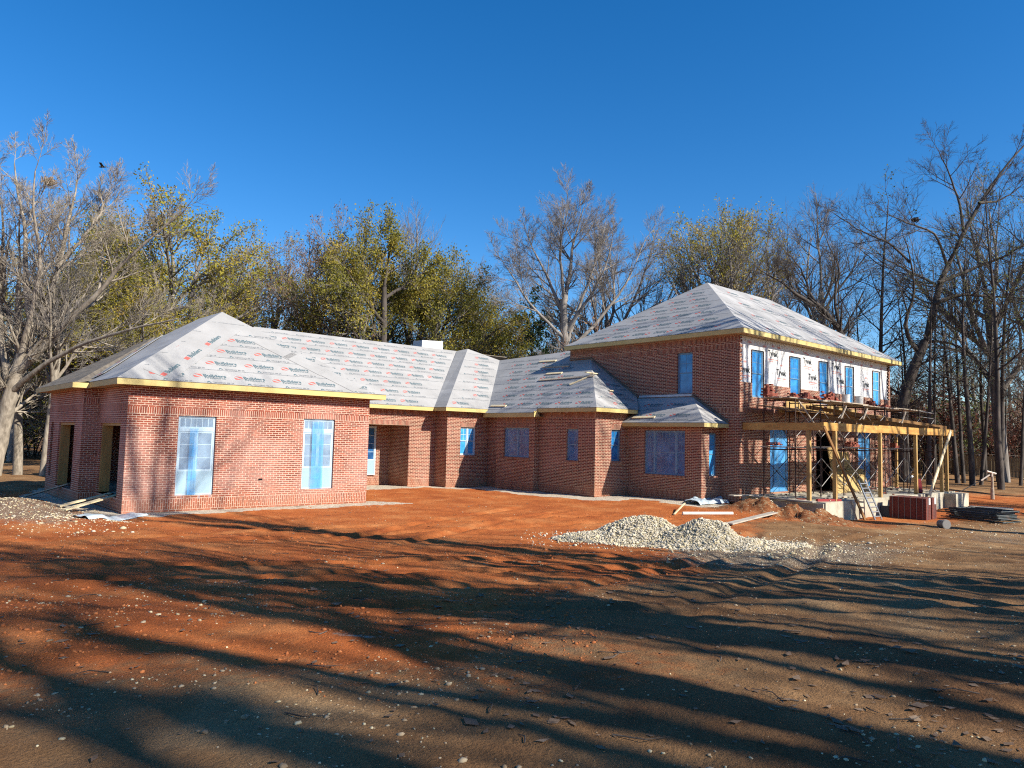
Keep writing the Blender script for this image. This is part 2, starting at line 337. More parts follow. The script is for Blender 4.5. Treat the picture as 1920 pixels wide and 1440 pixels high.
def build_ground():
    hd = YAW
    th = np.concatenate([np.linspace(hd-.80, hd+.80, 560), np.linspace(hd+.80, hd+2*PI-.80, 60)[1:-1]])
    r = [0.6]
    while r[-1] < 900: r.append(r[-1]*(1.0085 if r[-1] < 46 else 1.035))
    r = np.array(r); T, Rr = np.meshgrid(th, r, indexing='ij')
    a = Rr*np.cos(T); b = Rr*np.sin(T); z = zg(a, b)
    V = np.stack([a, b, z], -1).reshape(-1, 3); nT, nR = T.shape
    i = np.arange(nT)[:, None]; j = np.arange(nR-1)[None, :]; i2 = (i+1) % nT
    Q = np.stack([i*nR+j, i*nR+j+1, i2*nR+j+1, i2*nR+j], -1).reshape(-1, 4)
    c = len(V); V = np.vstack([V, [[0, 0, float(zg(0., 0.))]]])
    # close the hole under the camera with a ring of triangles (as quads with a doubled centre kept valid)
    me = bpy.data.meshes.new('ground')
    tri = [(int(i0*nR), int(((i0+1) % nT)*nR), c) for i0 in range(nT)]
    me.vertices.add(len(V)); me.vertices.foreach_set('co', V.astype(np.float32).ravel())
    nl = len(Q)*4+len(tri)*3; me.loops.add(nl)
    me.loops.foreach_set('vertex_index', np.concatenate([Q.ravel(), np.array(tri).ravel()]).astype(np.int32))
    me.polygons.add(len(Q)+len(tri))
    me.polygons.foreach_set('loop_start', np.concatenate([np.arange(len(Q))*4, len(Q)*4+np.arange(len(tri))*3]).astype(np.int32))
    me.polygons.foreach_set('use_smooth', np.ones(len(Q)+len(tri), bool))
    me.update(calc_edges=True)
    A_, B_ = V[:, 0], V[:, 1]
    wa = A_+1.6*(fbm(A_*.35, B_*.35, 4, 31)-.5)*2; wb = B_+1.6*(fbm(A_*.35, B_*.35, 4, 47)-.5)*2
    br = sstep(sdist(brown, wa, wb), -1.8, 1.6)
    wc0 = fbm(A_*.5, B_*.5, 3, 71)-.5
    # red again beyond the porch and to the right of it
    br = br*(1-sstep(A_, 42, 47)*sstep(B_, 8.5, 11)*(1-sstep(A_*cy_+B_*sy_, 48, 60)))
    far = np.maximum(sstep(A_*cy_+B_*sy_+2*wc0, 43, 50), sstep(B_, 31, 36)*(1-sstep(A_, 10, 14))); br = np.maximum(br, far)
    wc = fbm(A_*1.1, B_*1.1, 3, 77)-.5
    hdist = -sdist(HOUSE, A_, B_)
    cw = .6+1.0*sstep(A_, 19, 22)*(1-sstep(B_, 27, 29)); cem = 1-sstep(hdist+wc*1.3, cw, cw+.3)
    cem = np.maximum(cem, 1-sstep(-sdist([(5.2, 23.2), (12, 22.9), (15.6, 23.0), (14.6, 24.6), (6, 24.6)], A_, B_)+wc*.5, .0, .15))
    cem = cem*(1-sstep(A_, 26.5, 28))
    for (u, v, rx, ry) in ((680, 1192, .42, .14),):
        q = PG(u, v); X_ = (A_-q[0])*.747-(B_-q[1])*.665; Y_ = (A_-q[0])*.665+(B_-q[1])*.747; cem = np.maximum(cem, .42*(1-sstep(np.hypot(X_/rx, Y_/ry)+wc*1.4, .8, 1.2)))
    # gravelly zones
    gr = np.exp(-(((A_-3.9)/1.6)**2+((B_-25.)/4.2)**2))*1.2
    gp = PG(1480, 1035); gr = np.maximum(gr, 1.15*np.exp(-(((A_-gp[0])/4.2)**2+((B_-gp[1])/2.2)**2)))
    gr = np.maximum(gr, .55*np.exp(-(((A_-30)/9)**2+((B_-8)/2.5)**2)))
    gr = np.clip(gr+.35*(fbm(A_*.8, B_*.8, 3, 91)-.5), 0, 1)
    sl_ = sstep(A_, 24, 26)*(1-sstep(A_, 29, 31))*sstep(B_, 11, 12.4)*(1-sstep(B_, 16.5, 17.6)); 
    for nm, arr in (('dirt', br), ('cement', cem), ('gravelly', gr), ('spoil', sl_)):
        at = me.attributes.new(nm, 'FLOAT', 'POINT'); at.data.foreach_set('value', arr.astype(np.float32))
    m = bpy.data.materials.new('clay_ground'); m.use_nodes = True; N, L = nodes(m); P = N['Principled BSDF']
    P.inputs['Roughness'].default_value = .95; P.inputs['Specular IOR Level'].default_value = .12
    tc = N.new('ShaderNodeTexCoord')
    def noise(s, d=6, rg=.6):
        n = N.new('ShaderNodeTexNoise'); n.inputs['Scale'].default_value = s; n.inputs['Detail'].default_value = d; n.inputs['Roughness'].default_value = rg
        L.new(tc.outputs['Object'], n.inputs[0]); return n.outputs['Fac']
    def attr(nm): x = N.new('ShaderNodeAttribute'); x.attribute_name = nm; return x.outputs['Fac']
    def ramp(f, stops):
        r = N.new('ShaderNodeValToRGB'); e = r.color_ramp.elements; e[0].position, e[1].position = stops[0][0], stops[-1][0]
        e[0].color = (*stops[0][1], 1); e[1].color = (*stops[-1][1], 1)
        for p, c in stops[1:-1]: x = e.new(p); x.color = (*c, 1)
        L.new(f, r.inputs[0]); return r.outputs[0]
    def mix(f, c1, c2, t='MIX'):
        x = N.new('ShaderNodeMixRGB'); x.blend_type = t
        if isinstance(f, float): x.inputs[0].default_value = f
        else: L.new(f, x.inputs[0])
        for k, c in ((1, c1), (2, c2)):
            if isinstance(c, tuple): x.inputs[k].default_value = (*c, 1)
            else: L.new(c, x.inputs[k])
        return x.outputs[0]
    def mrange(f, a0, a1, b0=0., b1=1.):
        r = N.new('ShaderNodeMapRange'); r.inputs[1].default_value = a0; r.inputs[2].default_value = a1; r.inputs[3].default_value = b0; r.inputs[4].default_value = b1
        L.new(f, r.inputs[0]); return r.outputs[0]
    def math_(op, x, y):
        n = N.new('ShaderNodeMath'); n.operation = op
        for k, c in ((0, x), (1, y)):
            if isinstance(c, float): n.inputs[k].default_value = c
            else: L.new(c, n.inputs[k])
        return n.outputs[0]
    n1 = noise(.7, 8, .62); n2 = noise(6, 8, .7); n3 = noise(45, 5, .7); n5 = noise(260, 3, .7)
    red = ramp(n1, [(.30, (.31, .078, .022)), (.5, (.44, .128, .034)), (.70, (.54, .21, .07))])
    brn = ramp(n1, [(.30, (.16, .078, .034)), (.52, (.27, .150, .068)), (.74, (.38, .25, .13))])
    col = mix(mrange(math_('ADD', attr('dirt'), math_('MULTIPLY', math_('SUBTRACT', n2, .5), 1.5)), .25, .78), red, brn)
    # litter and small stones as colour grain
    vo = N.new('ShaderNodeTexVoronoi'); vo.inputs['Scale'].default_value = 34; L.new(tc.outputs['Object'], vo.inputs['Vector'])
    grain = ramp(vo.outputs['Distance'], [(.0, (.62, .54, .40)), (.30, (.48, .40, .28)), (.5, (.14, .10, .07))])
    gmask = mrange(math_('ADD', attr('gravelly'), math_('MULTIPLY', math_('SUBTRACT', n2, .5), 1.3)), .42, .75, 0., .85)
    col = mix(gmask, col, grain)
    sp = ramp(n2, [(.35, (.11, .05, .025)), (.5, (.22, .08, .03)), (.62, (.30, .23, .13))])
    col = mix(mrange(attr('spoil'), .2, .8, 0., .9), col, sp)
    cm_ = ramp(n2, [(.3, (.36, .33, .26)), (.5, (.56, .50, .38)), (.68, (.66, .62, .54))])
    col = mix(mrange(math_('ADD', attr('cement'), math_('MULTIPLY', math_('SUBTRACT', n2, .5), .8)), .42, .58, 0., .92), col, cm_)
    col = mix(.75, col, ramp(n3, [(.25, (.50, .50, .50)), (.55, (1., 1., 1.)), (.8, (1.25, 1.25, 1.25))]), 'MULTIPLY')
    col = mix(.6, col, ramp(n5, [(.3, (.6, .6, .6)), (.6, (1.1, 1.1, 1.1)), (.8, (1.4, 1.35, 1.3))]), 'MULTIPLY')
    L.new(col, P.inputs['Base Color'])
    bp = N.new('ShaderNodeBump'); bp.inputs['Strength'].default_value = .9; bp.inputs['Distance'].default_value = .045
    hgt = math_('ADD', math_('MULTIPLY', n2, 1.), math_('MULTIPLY', n3, .7)); L.new(hgt, bp.inputs['Height']); L.new(bp.outputs[0], P.inputs['Normal'])
    me.materials.append(m)
    o = bpy.data.objects.new('ground', me); COL.objects.link(o); tag(o, kind='structure', label='red clay yard turning to brown dirt, under tree shade', cat='ground')
build_ground()

# small stones, scattered (one mass)
def ico():
    t = (1+5**.5)/2
    v = np.array([(-1, t, 0), (1, t, 0), (-1, -t, 0), (1, -t, 0), (0, -1, t), (0, 1, t), (0, -1, -t), (0, 1, -t), (t, 0, -1), (t, 0, 1), (-t, 0, -1), (-t, 0, 1)], float)
    f = np.array([(0, 11, 5), (0, 5, 1), (0, 1, 7), (0, 7, 10), (0, 10, 11), (1, 5, 9), (5, 11, 4), (11, 10, 2), (10, 7, 6), (7, 1, 8), (3, 9, 4), (3, 4, 2), (3, 2, 6), (3, 6, 8), (3, 8, 9), (4, 9, 5), (2, 4, 11), (6, 2, 10), (8, 6, 7), (9, 8, 1)])
    return v/np.linalg.norm(v[0]), f
IV, IF = ico()
def stones(name, P, S, mats, seed=1, flat=.6):
    g = np.random.default_rng(seed); n = len(P)
    V = IV[None]*(1+.35*g.uniform(-1, 1, (n, 12, 1)))
    ax = g.uniform(.6, 1.3, (n, 1, 3)); ax[:, :, 2] *= flat; V = V*ax
    an = g.uniform(0, 2*PI, n); c, s_ = np.cos(an)[:, None], np.sin(an)[:, None]
    V = np.stack([V[:, :, 0]*c-V[:, :, 1]*s_, V[:, :, 0]*s_+V[:, :, 1]*c, V[:, :, 2]], -1)
    V = V*np.asarray(S)[:, None, None]+np.asarray(P)[:, None, :]
    F = (IF[None]+12*np.arange(n)[:, None, None]).reshape(-1, 3)
    return npmesh(name, V.reshape(-1, 3), F, mats, mi=np.repeat(g.integers(0, len(mats), n), 20), tris=True)
def scatter(n, fn, seed):
    g = np.random.default_rng(seed); out = []
    while len(out) < n:
        rr = g.uniform(1.8, 34, 20000)**1.0; th = g.uniform(YAW-.68, YAW+.68, 20000)
        a = rr*np.cos(th); b = rr*np.sin(th); k = g.uniform(0, 1, 20000) < fn(a, b, rr)
        out += list(zip(a[k], b[k]))
    return np.array(out[:n])
inh = lambda a, b: sdist(HOUSE, a, b) > -.05
slab = [(28.2, 13.2), (43, 13.2), (43, 17), (28.2, 17)]
cl = lambda a, b: sstep(fbm(a*.9, b*.9, 3, 201), .5, .68)
pts = scatter(5200, lambda a, b, r: np.where(inh(a, b) | (sdist(slab, a, b) > 0), 0, (.05+.9*cl(a, b))*np.clip(9/r, 0, 1)), 5)
sz = np.minimum(np.random.default_rng(3).gamma(1.5, .0038, len(pts))+.003, .028)
me = stones('scattered_stones', np.column_stack([pts, zg(pts[:, 0], pts[:, 1])+sz*.15]), sz, ['pebble', 'pebble', 'stone'], 4, .55)
o = link(me, 'gravel'); tag(o, 'small pale stones scattered over the dirt yard', 'stones', kind='stuff')
# rubble along the left bank and by the porch
pr = []
g = np.random.default_rng(8)
for (ca, cb, sa, sb, n) in ((3.9, 25.2, .8, 2.9, 1500), (4.85, 22.3, .5, .7, 420), (PG(1500, 1030)[0], PG(1500, 1030)[1], 2.6, 1.2, 1500), (26.6, 14., 1.2, 1.5, 500), (33, 8.5, 5, 1.4, 900)):
    pr.append(np.column_stack([g.normal(ca, sa, n), g.normal(cb, sb, n)]))
pr = np.vstack(pr); pr = pr[~(inh(pr[:, 0], pr[:, 1]) | (sdist(slab, pr[:, 0], pr[:, 1]) > 0))]
sz = g.gamma(1.7, .0065, len(pr))+.006
me = stones('rubble', np.column_stack([pr, zg(pr[:, 0], pr[:, 1])+sz*.1]), sz, ['stone', 'stone', 'stoneg'], 9)
o = link(me, 'rubble'); tag(o, 'broken stone and mortar crumbs lying along the garage side and the porch', 'rubble', kind='stuff')
# clods of dug clay
pts = scatter(9000, lambda a, b, r: np.where(inh(a, b) | (sdist(slab, a, b) > 0) | (sdist(brown, a, b) > .3), 0, (.08+.9*sstep(fbm(a*.7+4, b*.7, 3, 401), .48, .66))*np.clip(12/r, 0, 1)), 51)
extra = np.column_stack([np.random.default_rng(5).normal(26.8, 1.3, 900), np.random.default_rng(6).normal(13.9, 1.2, 900)])
extra = extra[sdist(slab, extra[:, 0], extra[:, 1]) < 0]; nmain = len(pts); pts = np.vstack([pts, extra])
sz = np.minimum(np.random.default_rng(31).gamma(1.3, .0045, len(pts))+.003, .05); dd = np.hypot(pts[:, 0], pts[:, 1]); sz = np.minimum(sz, .012+.0016*dd)
M['clod'] = mat('clay_clod', (.30, .09, .028), .95, col2=(.46, .17, .06), vscale=5)
me = stones('clods', np.column_stack([pts, zg(pts[:, 0], pts[:, 1])+sz*.15]), sz, ['clod', 'darkclod'], 41, .7); me.polygons.foreach_set('material_index', np.repeat((np.arange(len(pts)) >= nmain).astype(np.int32), 20))
o = link(me, 'clods'); tag(o, 'crumbled red clay clods over the churned yard', 'clods', kind='stuff')
# fallen leaves and sticks
pts = scatter(1500, lambda a, b, r: np.where(inh(a, b) | (sdist(slab, a, b) > 0), 0, (.15+.8*sstep(fbm(a*.6+9, b*.6, 3, 301), .45, .65))*np.clip(7/r, 0, 1)*(.35+.65*(a > b*.5))), 15)
n = len(pts); g = np.random.default_rng(33)
an = g.uniform(0, 2*PI, n); L_ = g.gamma(3, .008, n)+.010; W_ = L_*g.uniform(.3, .75, n)
base = np.column_stack([pts, zg(pts[:, 0], pts[:, 1])+.006])
d = np.column_stack([np.cos(an), np.sin(an), np.zeros(n)]); e = np.column_stack([-np.sin(an), np.cos(an), np.zeros(n)])
up = np.array([0, 0, 1.]); lift = (g.uniform(0, .5, n)*L_)[:, None]
c0 = base-d*L_[:, None]+up*lift*.7; c1 = base-e*W_[:, None]+up*lift*.3; c2 = base+d*L_[:, None]+up*lift; c3 = base+e*W_[:, None]+up*(g.uniform(0, .5, n)*W_)[:, None]
mid0 = base-d*L_[:, None]*.2; V = np.stack([c0, c1, c2, c3], 1).reshape(-1, 3)
me = npmesh('fallen_leaves', V, np.arange(4*n).reshape(-1, 4), ['leaf_dry'])
o = link(me, 'fallen_leaves'); tag(o, 'dry curled leaves lying on the dirt', 'leaves', kind='stuff')
mb = MB()
pts = scatter(160, lambda a, b, r: np.where(inh(a, b) | (r > 16) | (sdist(slab, a, b) > 0), 0, .5), 19)
for (a, b) in pts:
    t = random.uniform(0, 2*PI); l = random.uniform(.04, .2); z = ZG(a, b)+.008
    p0 = (a, b, z); p1 = (a+l*math.cos(t), b+l*math.sin(t), z+.01); p2 = (a+1.7*l*math.cos(t+.4), b+1.7*l*math.sin(t+.4), z+.004)
    mb.tube([p0, p1, p2], [.005, .004, .002], 'bark_dark', 4)
o = mb.build('fallen_twigs', origin=(0, 0, 0)); tag(o, 'short dead twigs strewn over the bare dirt', 'twigs', kind='stuff')
# ================================================================== HOUSE
HR = thing('brick_house', (20, 25, 0), 'large unfinished red brick house with felted grey hip roofs and a two storey wing', 'house')
def quadw(mb, ax, c, u0, u1, z0, z1, m, du=0.):
    if ax == 'A': p = [(u0, c, z0), (u1, c, z0), (u1, c, z1), (u0, c, z1)]
    else: p = [(c, u1, z0), (c, u0, z0), (c, u0, z1), (c, u1, z1)]
    k = (lambda q: (q[0]+du, q[2])) if ax == 'A' else (lambda q: (-q[1]+du, q[2]))
    mb.face(p, m, [k(q) for q in p])
def wall(ax, c, lo, hi, z0, z1, ops=(), reveal=.13, bands=(), g='', name='wall', mb=None, base=True):
    "ops: (u0,u1,z0,z1); bands: (z0,z1) frieze soldiers; base: staggered soldiers at the foot"
    own = mb is None; mb = mb or MB()
    us = sorted({lo, hi}|{q for o_ in ops for q in o_[:2] if lo < q < hi})
    zs = {z0, z1}|{q for o_ in ops for q in o_[2:] if z0 < q < z1}
    if base: zs |= {z0+.07, z0+.07+.3195}
    for b_ in bands: zs |= set(b_)
    zs = sorted(z for z in zs if z0 <= z <= z1)
    for i in range(len(us)-1):
        for j in range(len(zs)-1):
            um, zm = (us[i]+us[i+1])/2, (zs[j]+zs[j+1])/2
            if any(o_[0] < um < o_[1] and o_[2] < zm < o_[3] for o_ in ops): continue
            m = g+'brick'
            if base and z0+.07 < zm < z0+.3895: m = g+'bricks'
            for b_ in bands:
                if b_[0] < zm < b_[1]: m = g+'brickf'
            if m == g+'brickf':
                k = len(mb.uv); quadw(mb, ax, c, us[i], us[i+1], zs[j], zs[j+1], m)
                mb.uv[k] = [(q[0], q[1]-zs[j]+.0045) for q in mb.uv[k]]
            elif m == g+'bricks':
                k = len(mb.uv); quadw(mb, ax, c, us[i], us[i+1], zs[j], zs[j+1], m)
                mb.uv[k] = [(q[0], q[1]-z0-.07) for q in mb.uv[k]]
            else: quadw(mb, ax, c, us[i], us[i+1], zs[j], zs[j+1], m)
    for (a0, a1, b0, b1) in ops:
        r = reveal
        def P(u, w_, z): return (u, c+w_, z) if ax == 'A' else (c+w_, u, z)
        for (p, q) in (((a0, b0), (a0, b1)), ((a1, b0), (a1, b1)), ((a0, b1), (a1, b1)), ((a0, b0), (a1, b0))):
            f = [P(p[0], 0, p[1]), P(q[0], 0, q[1]), P(q[0], r, q[1]), P(p[0], r, p[1])]
            if p[0] == q[0]: uvs = [(0, p[1]), (0, q[1]), (r, q[1]), (r, p[1])]
            else: uvs = [(p[0], 0), (q[0], 0), (q[0], r), (p[0], r)]
            mb.face(f, g+('brick' if p[0] == q[0] else 'brickf'), uvs)
    if own: return mb.build(name, HR)
    return mb
def lintel(ax, c, u0, u1, z, g='', sill=None):
    mb = MB(); e = .004
    def P(u, w_, zz): return (u, c+w_, zz) if ax == 'A' else (c+w_, u, zz)
    if sill is None:
        k = len(mb.uv); quadw(mb, ax, c-e, u0-.02, u1+.02, z, z+.203, g+'brickf'); mb.uv[k] = [(q[0], q[1]-z) for q in mb.uv[k]]
        for uu in (u0-.02, u1+.02): mb.face([P(uu, -e, z), P(uu, 0, z), P(uu, 0, z+.203), P(uu, -e, z+.203)], g+'brick')
        mb.build('lintel', HR)
    else:
        d = .035
        k = len(mb.uv); quadw(mb, ax, c-d, u0-.06, u1+.06, z-.1, z, g+'brickf'); mb.uv[k] = [(q[0], q[1]-z+.1) for q in mb.uv[k]]
        f = [P(u0-.06, -d, z), P(u1+.06, -d, z), P(u1+.06, .13, z+.012), P(u0-.06, .13, z+.012)]; mb.face(f, g+'brickf', [(u0, 0), (u1, 0), (u1, .17), (u0, .17)])
        for uu in (u0-.06, u1+.06): mb.face([P(uu, -d, z-.1), P(uu, 0, z-.1), P(uu, 0, z), P(uu, -d, z)], g+'brick')
        f = [P(u0-.06, -d, z-.1), P(u1+.06, -d, z-.1), P(u1+.06, 0, z-.1), P(u0-.06, 0, z-.1)]; mb.face(f, g+'brick')
        mb.build('sill', HR)
class WF:      # frame space: u along wall, w inward, z up
    def __init__(s, ax, c): s.ax, s.c, s.mb = ax, c, MB()
    def P(s, u, w_, z): return (u, s.c+w_, z) if s.ax == 'A' else (s.c+w_, u, z)
    def bx(s, u0, u1, w0, w1, z0, z1, m):
        if s.ax == 'A': s.mb.box(u0, u1, s.c+w0, s.c+w1, z0, z1, m)
        else: s.mb.box(s.c+w0, s.c+w1, u0, u1, z0, z1, m)
def film(ax, c, u0, u1, z0, z1, m, w0, amp=.02, name='plastic_film', parent=None, seed=0, sag=0.):
    nx, nz = 22, 40; g_ = np.random.default_rng(seed); U, Z_ = np.meshgrid(np.linspace(0, 1, nx), np.linspace(0, 1, nz), indexing='ij')
    uu = u0+(u1-u0)*U; zz = z0+(z1-z0)*Z_
    zz = zz-sag*np.sin(PI*U)*(1-Z_)
    dsp = amp*(np.sin(9*U+5*Z_+seed)+.8*np.sin(17*U-7*Z_+2*seed)*(1-Z_)+1.6*(fbm(U*6+seed, Z_*3, 3, seed+5)-.5)*2+.5*np.sin(40*(U-.5)*(.3+Z_)+seed))
    ww = w0-amp+dsp*.6
    V = np.stack([uu, c+ww, zz], -1) if ax == 'A' else np.stack([c+ww, uu, zz], -1)
    V = V.reshape(-1, 3); i = np.arange(nx-1)[:, None]; j = np.arange(nz-1)[None]
    Q = np.stack([i*nz+j, (i+1)*nz+j, (i+1)*nz+j+1, i*nz+j+1], -1).reshape(-1, 4)
    V = V-np.array(WL[parent.name])
    me = npmesh(name, V, Q, [m], smooth=True); return link(me, name, parent)
def window(ax, c, u0, u1, z0, z1, kind, g='', rec=.09, lint=True, sill=True, name='window', label=None, pane='bpane', fr='frame', fl=None, seed=0):
    if lint: lintel(ax, c, u0, u1, z1, g)
    if sill: lintel(ax, c, u0, u1, z0, g, sill=1)
    F = WF(ax, c); t = .05; bx = F.bx; d0, d1 = rec, rec+.07
    bx(u0, u0+t, d0, d1, z0, z1, fr); bx(u1-t, u1, d0, d1, z0, z1, fr); bx(u0+t, u1-t, d0, d1, z1-t, z1, fr); bx(u0+t, u1-t, d0, d1, z0, z0+t, fr)
    panes = []
    def sash(a0, a1, b0, b1, nx, nz, s_=.035, w_=0.0):
        e0, e1 = d0+.015+w_, d0+.045+w_
        bx(a0, a0+s_, e0, e1, b0, b1, fr); bx(a1-s_, a1, e0, e1, b0, b1, fr); bx(a0+s_, a1-s_, e0, e1, b1-s_, b1, fr); bx(a0+s_, a1-s_, e0, e1, b0, b0+s_, fr)
        for i in range(1, nx): x = a0+(a1-a0)*i/nx; bx(x-.010, x+.010, e0+.008, e1-.008, b0+s_, b1-s_, fr)
        for i in range(1, nz): x = b0+(b1-b0)*i/nz; bx(a0+s_, a1-s_, e0+.009, e1-.009, x-.010, x+.010, fr)
        panes.append((a0+s_, a1-s_, b0+s_, b1-s_, d0+.03+w_))
    iu0, iu1, iz0, iz1 = u0+t, u1-t, z0+t, z1-t
    solid = []
    def hung(a0, a1, nx=2):
        zm = (iz0+iz1)/2
        sash(a0, a1, zm, iz1, nx, 2); sash(a0, a1, iz0, zm+.03, 1, 1, .04, .016)
    if kind == 'hung': hung(iu0, iu1)
    elif kind == 'pair':
        um = (iu0+iu1)/2; bx(um-.04, um+.04, d0-.003, d1, iz0, iz1, fr); hung(iu0, um-.04); hung(um+.04, iu1)
    elif kind == 'triple':
        q = (iu1-iu0)*.22; bx(iu0+q-.04, iu0+q+.04, d0-.003, d1, iz0, iz1, fr); bx(iu1-q-.04, iu1-q+.04, d0-.003, d1, iz0, iz1, fr)
        hung(iu0, iu0+q-.04); hung(iu1-q+.04, iu1); hung(iu0+q+.04, iu1-q-.04, 3)
    elif kind == 'french':
        zt = z1-.42; bx(iu0, iu1, d0-.006, d1, zt-.06, zt+.05, fr); sash(iu0, iu1, zt+.05, iz1, 6, 1, .03)
        um = (iu0+iu1)/2; zp = z0+(zt-z0)*.36
        for (a0, a1) in ((iu0, um), (um, iu1)):
            sash(a0, a1, zp, zt-.06, 1, 3, .055); solid.append((a0+.002, a1-.002, d0+.01, d0+.05, iz0, zp, 'panel'))
    elif kind == 'door':
        zt = z1-.45; bx(iu0, iu1, d0-.006, d1, zt-.05, zt+.04, fr); sash(iu0, iu1, zt+.04, iz1, 4, 1, .03)
        um = (iu0+iu1)/2; sash(iu0, um, iz0, zt-.05, 1, 1, .07); sash(um, iu1, iz0, zt-.05, 1, 1, .07)
    elif kind == 'glassdoor':
        zp = z0+(z1-z0)*.3; sash(iu0, iu1, zp, iz1, 1, 4, .05); solid.append((iu0, iu1, d0+.01, d0+.05, iz0, zp, 'panel'))
    for s_ in solid: bx(*s_)
    wo = F.mb.build(name, HR)
    if label: wo['label'] = label
    for (a0, a1, b0, b1, w_) in panes:
        G = WF(ax, c); G.bx(a0+.001, a1-.001, w_, w_+.01, b0+.001, b1-.001, pane)
        G.mb.build('pane', wo)
    if fl: film(ax, c, u0+.005, u1-.005, z0+.01, z1-.01, fl, rec-.02, .018, 'plastic_film', wo, seed)
    return wo

ZF, ZT = 3.75, 3.94
FR = ((3.52, 3.7225),)
g06 = .06
# ---- garage block
doors = ((7.50, 8.66, .49, 2.96), (11.66, 12.86, .57, 3.01))
wall('A', 23.93, 6.03, 14.25, 0, ZF+g06, doors, bands=((2.985, 3.188),), g='g')
wall('B', 6.03, 23.93, 27.3, 0, ZF+g06, ((24.6, 27.05, .42, 2.68),), reveal=.35, bands=((3.1, 3.303),), g='g')
wall('A', 27.3, 5.55, 6.03, 0, ZF+g06, bands=((3.3, 3.503),), g='g')
wall('B', 5.55, 27.3, 32.8, 0, ZF+g06, ((28.4, 30.95, .42, 2.68), (31.9, 32.35, .7, 2.7)), reveal=.35, bands=((3.1, 3.303),), g='g')
mb = MB()
quadw(mb, 'A', 32.8, 5.55, 14.25, 0, ZF, 'gbrick'); quadw(mb, 'B', 14.25, 23.93, 32.8, 0, ZF, 'gbrick'); mb.build('wall', HR)
mb = MB(); mb.box(6.05, 14.2, 23.96, 32.75, .1, .42, 'concrete'); mb.build('garage_floor', HR)
mb = MB()
for (b0, b1, a) in ((24.6, 27.05, 6.03), (28.4, 30.95, 5.55)):   # timber bucks lining the garage openings
    mb = MB(); mb.box(a+.06, a+.36, b1-.07, b1-.004, .44, 2.676, 'lumber'); mb.box(a+.06, a+.36, b0+.004, b0+.07, .44, 2.676, 'lumber'); mb.box(a+.06, a+.36, b0+.0698, b1-.0698, 2.60, 2.676, 'lumber'); mb.build('opening_frame', HR)
mb = MB(); mb.box(6.4, 6.46, 24.0, 32.7, .43, 3.6, 'inside_shade') if False else None
mb = MB(); mb.box(8.5, 8.6, 24.1, 32.7, .43, 3.7, 'inside_shade'); mb.build('inside_shade_sheet', HR)  # near-black sheet standing in for the shade inside the garage
fo = window('A', 23.93, *doors[0], 'french', 'g', rec=.07, sill=False, lint=False, name='door', pane='gpane', label='white french door on the left of the gable wall, wrapped in crumpled clear plastic')
film('A', 23.93, 7.47, 8.60, .42, 2.95, 'film', .05, .03, 'plastic_film', fo, 3, .06); film('A', 23.93, 7.86, 8.12, .5, 2.6, 'filmb', .02, .012, 'blue_plastic_strip', fo, 5)
fo = window('A', 23.93, *doors[1], 'french', 'g', rec=.07, sill=False, lint=False, name='door', pane='gpane', label='white french door on the right of the garage wall, wrapped in bluish plastic')
film('A', 23.93, 11.63, 12.80, .50, 2.99, 'film', .05, .02, 'plastic_film', fo, 8, .05); film('A', 23.93, 12.0, 12.45, .55, 2.9, 'filmb', .02, .012, 'blue_plastic_strip', fo, 9)
mb = MB(); p = PA(488, 899, 23.93); mb.box(p[0]-.07, p[0]+.07, 23.925, 24.0, p[2]-.03, p[2]+.03, 'inside_shade'); mb.build('vent_slot', HR)

# ---- main wing wall with entry niche
bn = PB(727, 907.6, 20.25)[1]
wall('A', 30.2, 14.25, 21.82, 0, ZF, ((17.2, 20.25, -.01, 3.0),), reveal=.01, bands=FR)
lintel('A', 30.2, 17.2, 20.25, 3.0)
mb = MB(); wall('B', 20.25, 30.21, bn, 0, 3.2, mb=mb); wall('A', bn, 16.9, 20.25, 0, 3.2, mb=mb)
quadw(mb, 'B', 16.9, 30.21, bn, 0, 3.2, 'brick'); mb.build('niche_wall', HR)
mb = MB(); mb.box(16.9, 20.25, 30.33, bn-.002, 3.003, 3.06, 'soffit'); mb.build('niche_ceiling', HR)
da = PA(703, 840, bn)[0]
window('A', bn-.13, da-1.05, da, .52, 2.93, 'glassdoor', rec=.05, sill=False, lint=False, name='door', pane='dpane', label='white glass panelled door half hidden in the entry niche')
# ---- third bay
w3 = (22.66, 23.66, 1.58, 3.0)
wall('B', 21.82, 29.21, 30.2, 0, ZF, bands=FR)
wall('A', 29.21, 21.82, 24.49, 0, ZF, (w3,), bands=FR)
window('A', 29.21, *w3, 'pair', fr='frame', pane='bpanel', label='small blue paired window in the inner corner, cut by a diagonal shadow')
# ---- cross wing walls
w4 = (25.79, 27.62, 1.58, 3.02); w5 = (22.89, 23.63, 1.55, 2.99); w6 = (25.58, 26.26, 1.56, 3.0)
ZF4 = 3.52
mb = MB(); wall('B', 24.16, 25.44, 28.2, 0, ZF4+.02, (w4,), bands=((3.30, 3.5025),), mb=mb); wall('A', 28.2, 24.16, 24.49, 0, ZF4, mb=mb); mb.build('wall', HR)
wall('B', 24.49, 28.2, 29.21, 0, ZF, bands=FR)
wall('A', 25.44, 24.16, 24.49, 0, ZF4)
wall('B', 24.49, 21.86, 25.44, 0, ZF, (w5,), bands=FR)
wall('A', 21.86, 24.49, 26.74, 0, ZF, (w6,), bands=FR)
window('B', 24.16, *w4, 'pair', pane='dpane', fr='bframe', fl='filmc', seed=11, label='wide paired window under clear plastic in the shaded wing wall')
window('B', 24.49, *w5, 'hung', pane='dpane', fr='bframe', fl='filmc', seed=12, label='narrow single window under clear plastic in the shaded wing wall')
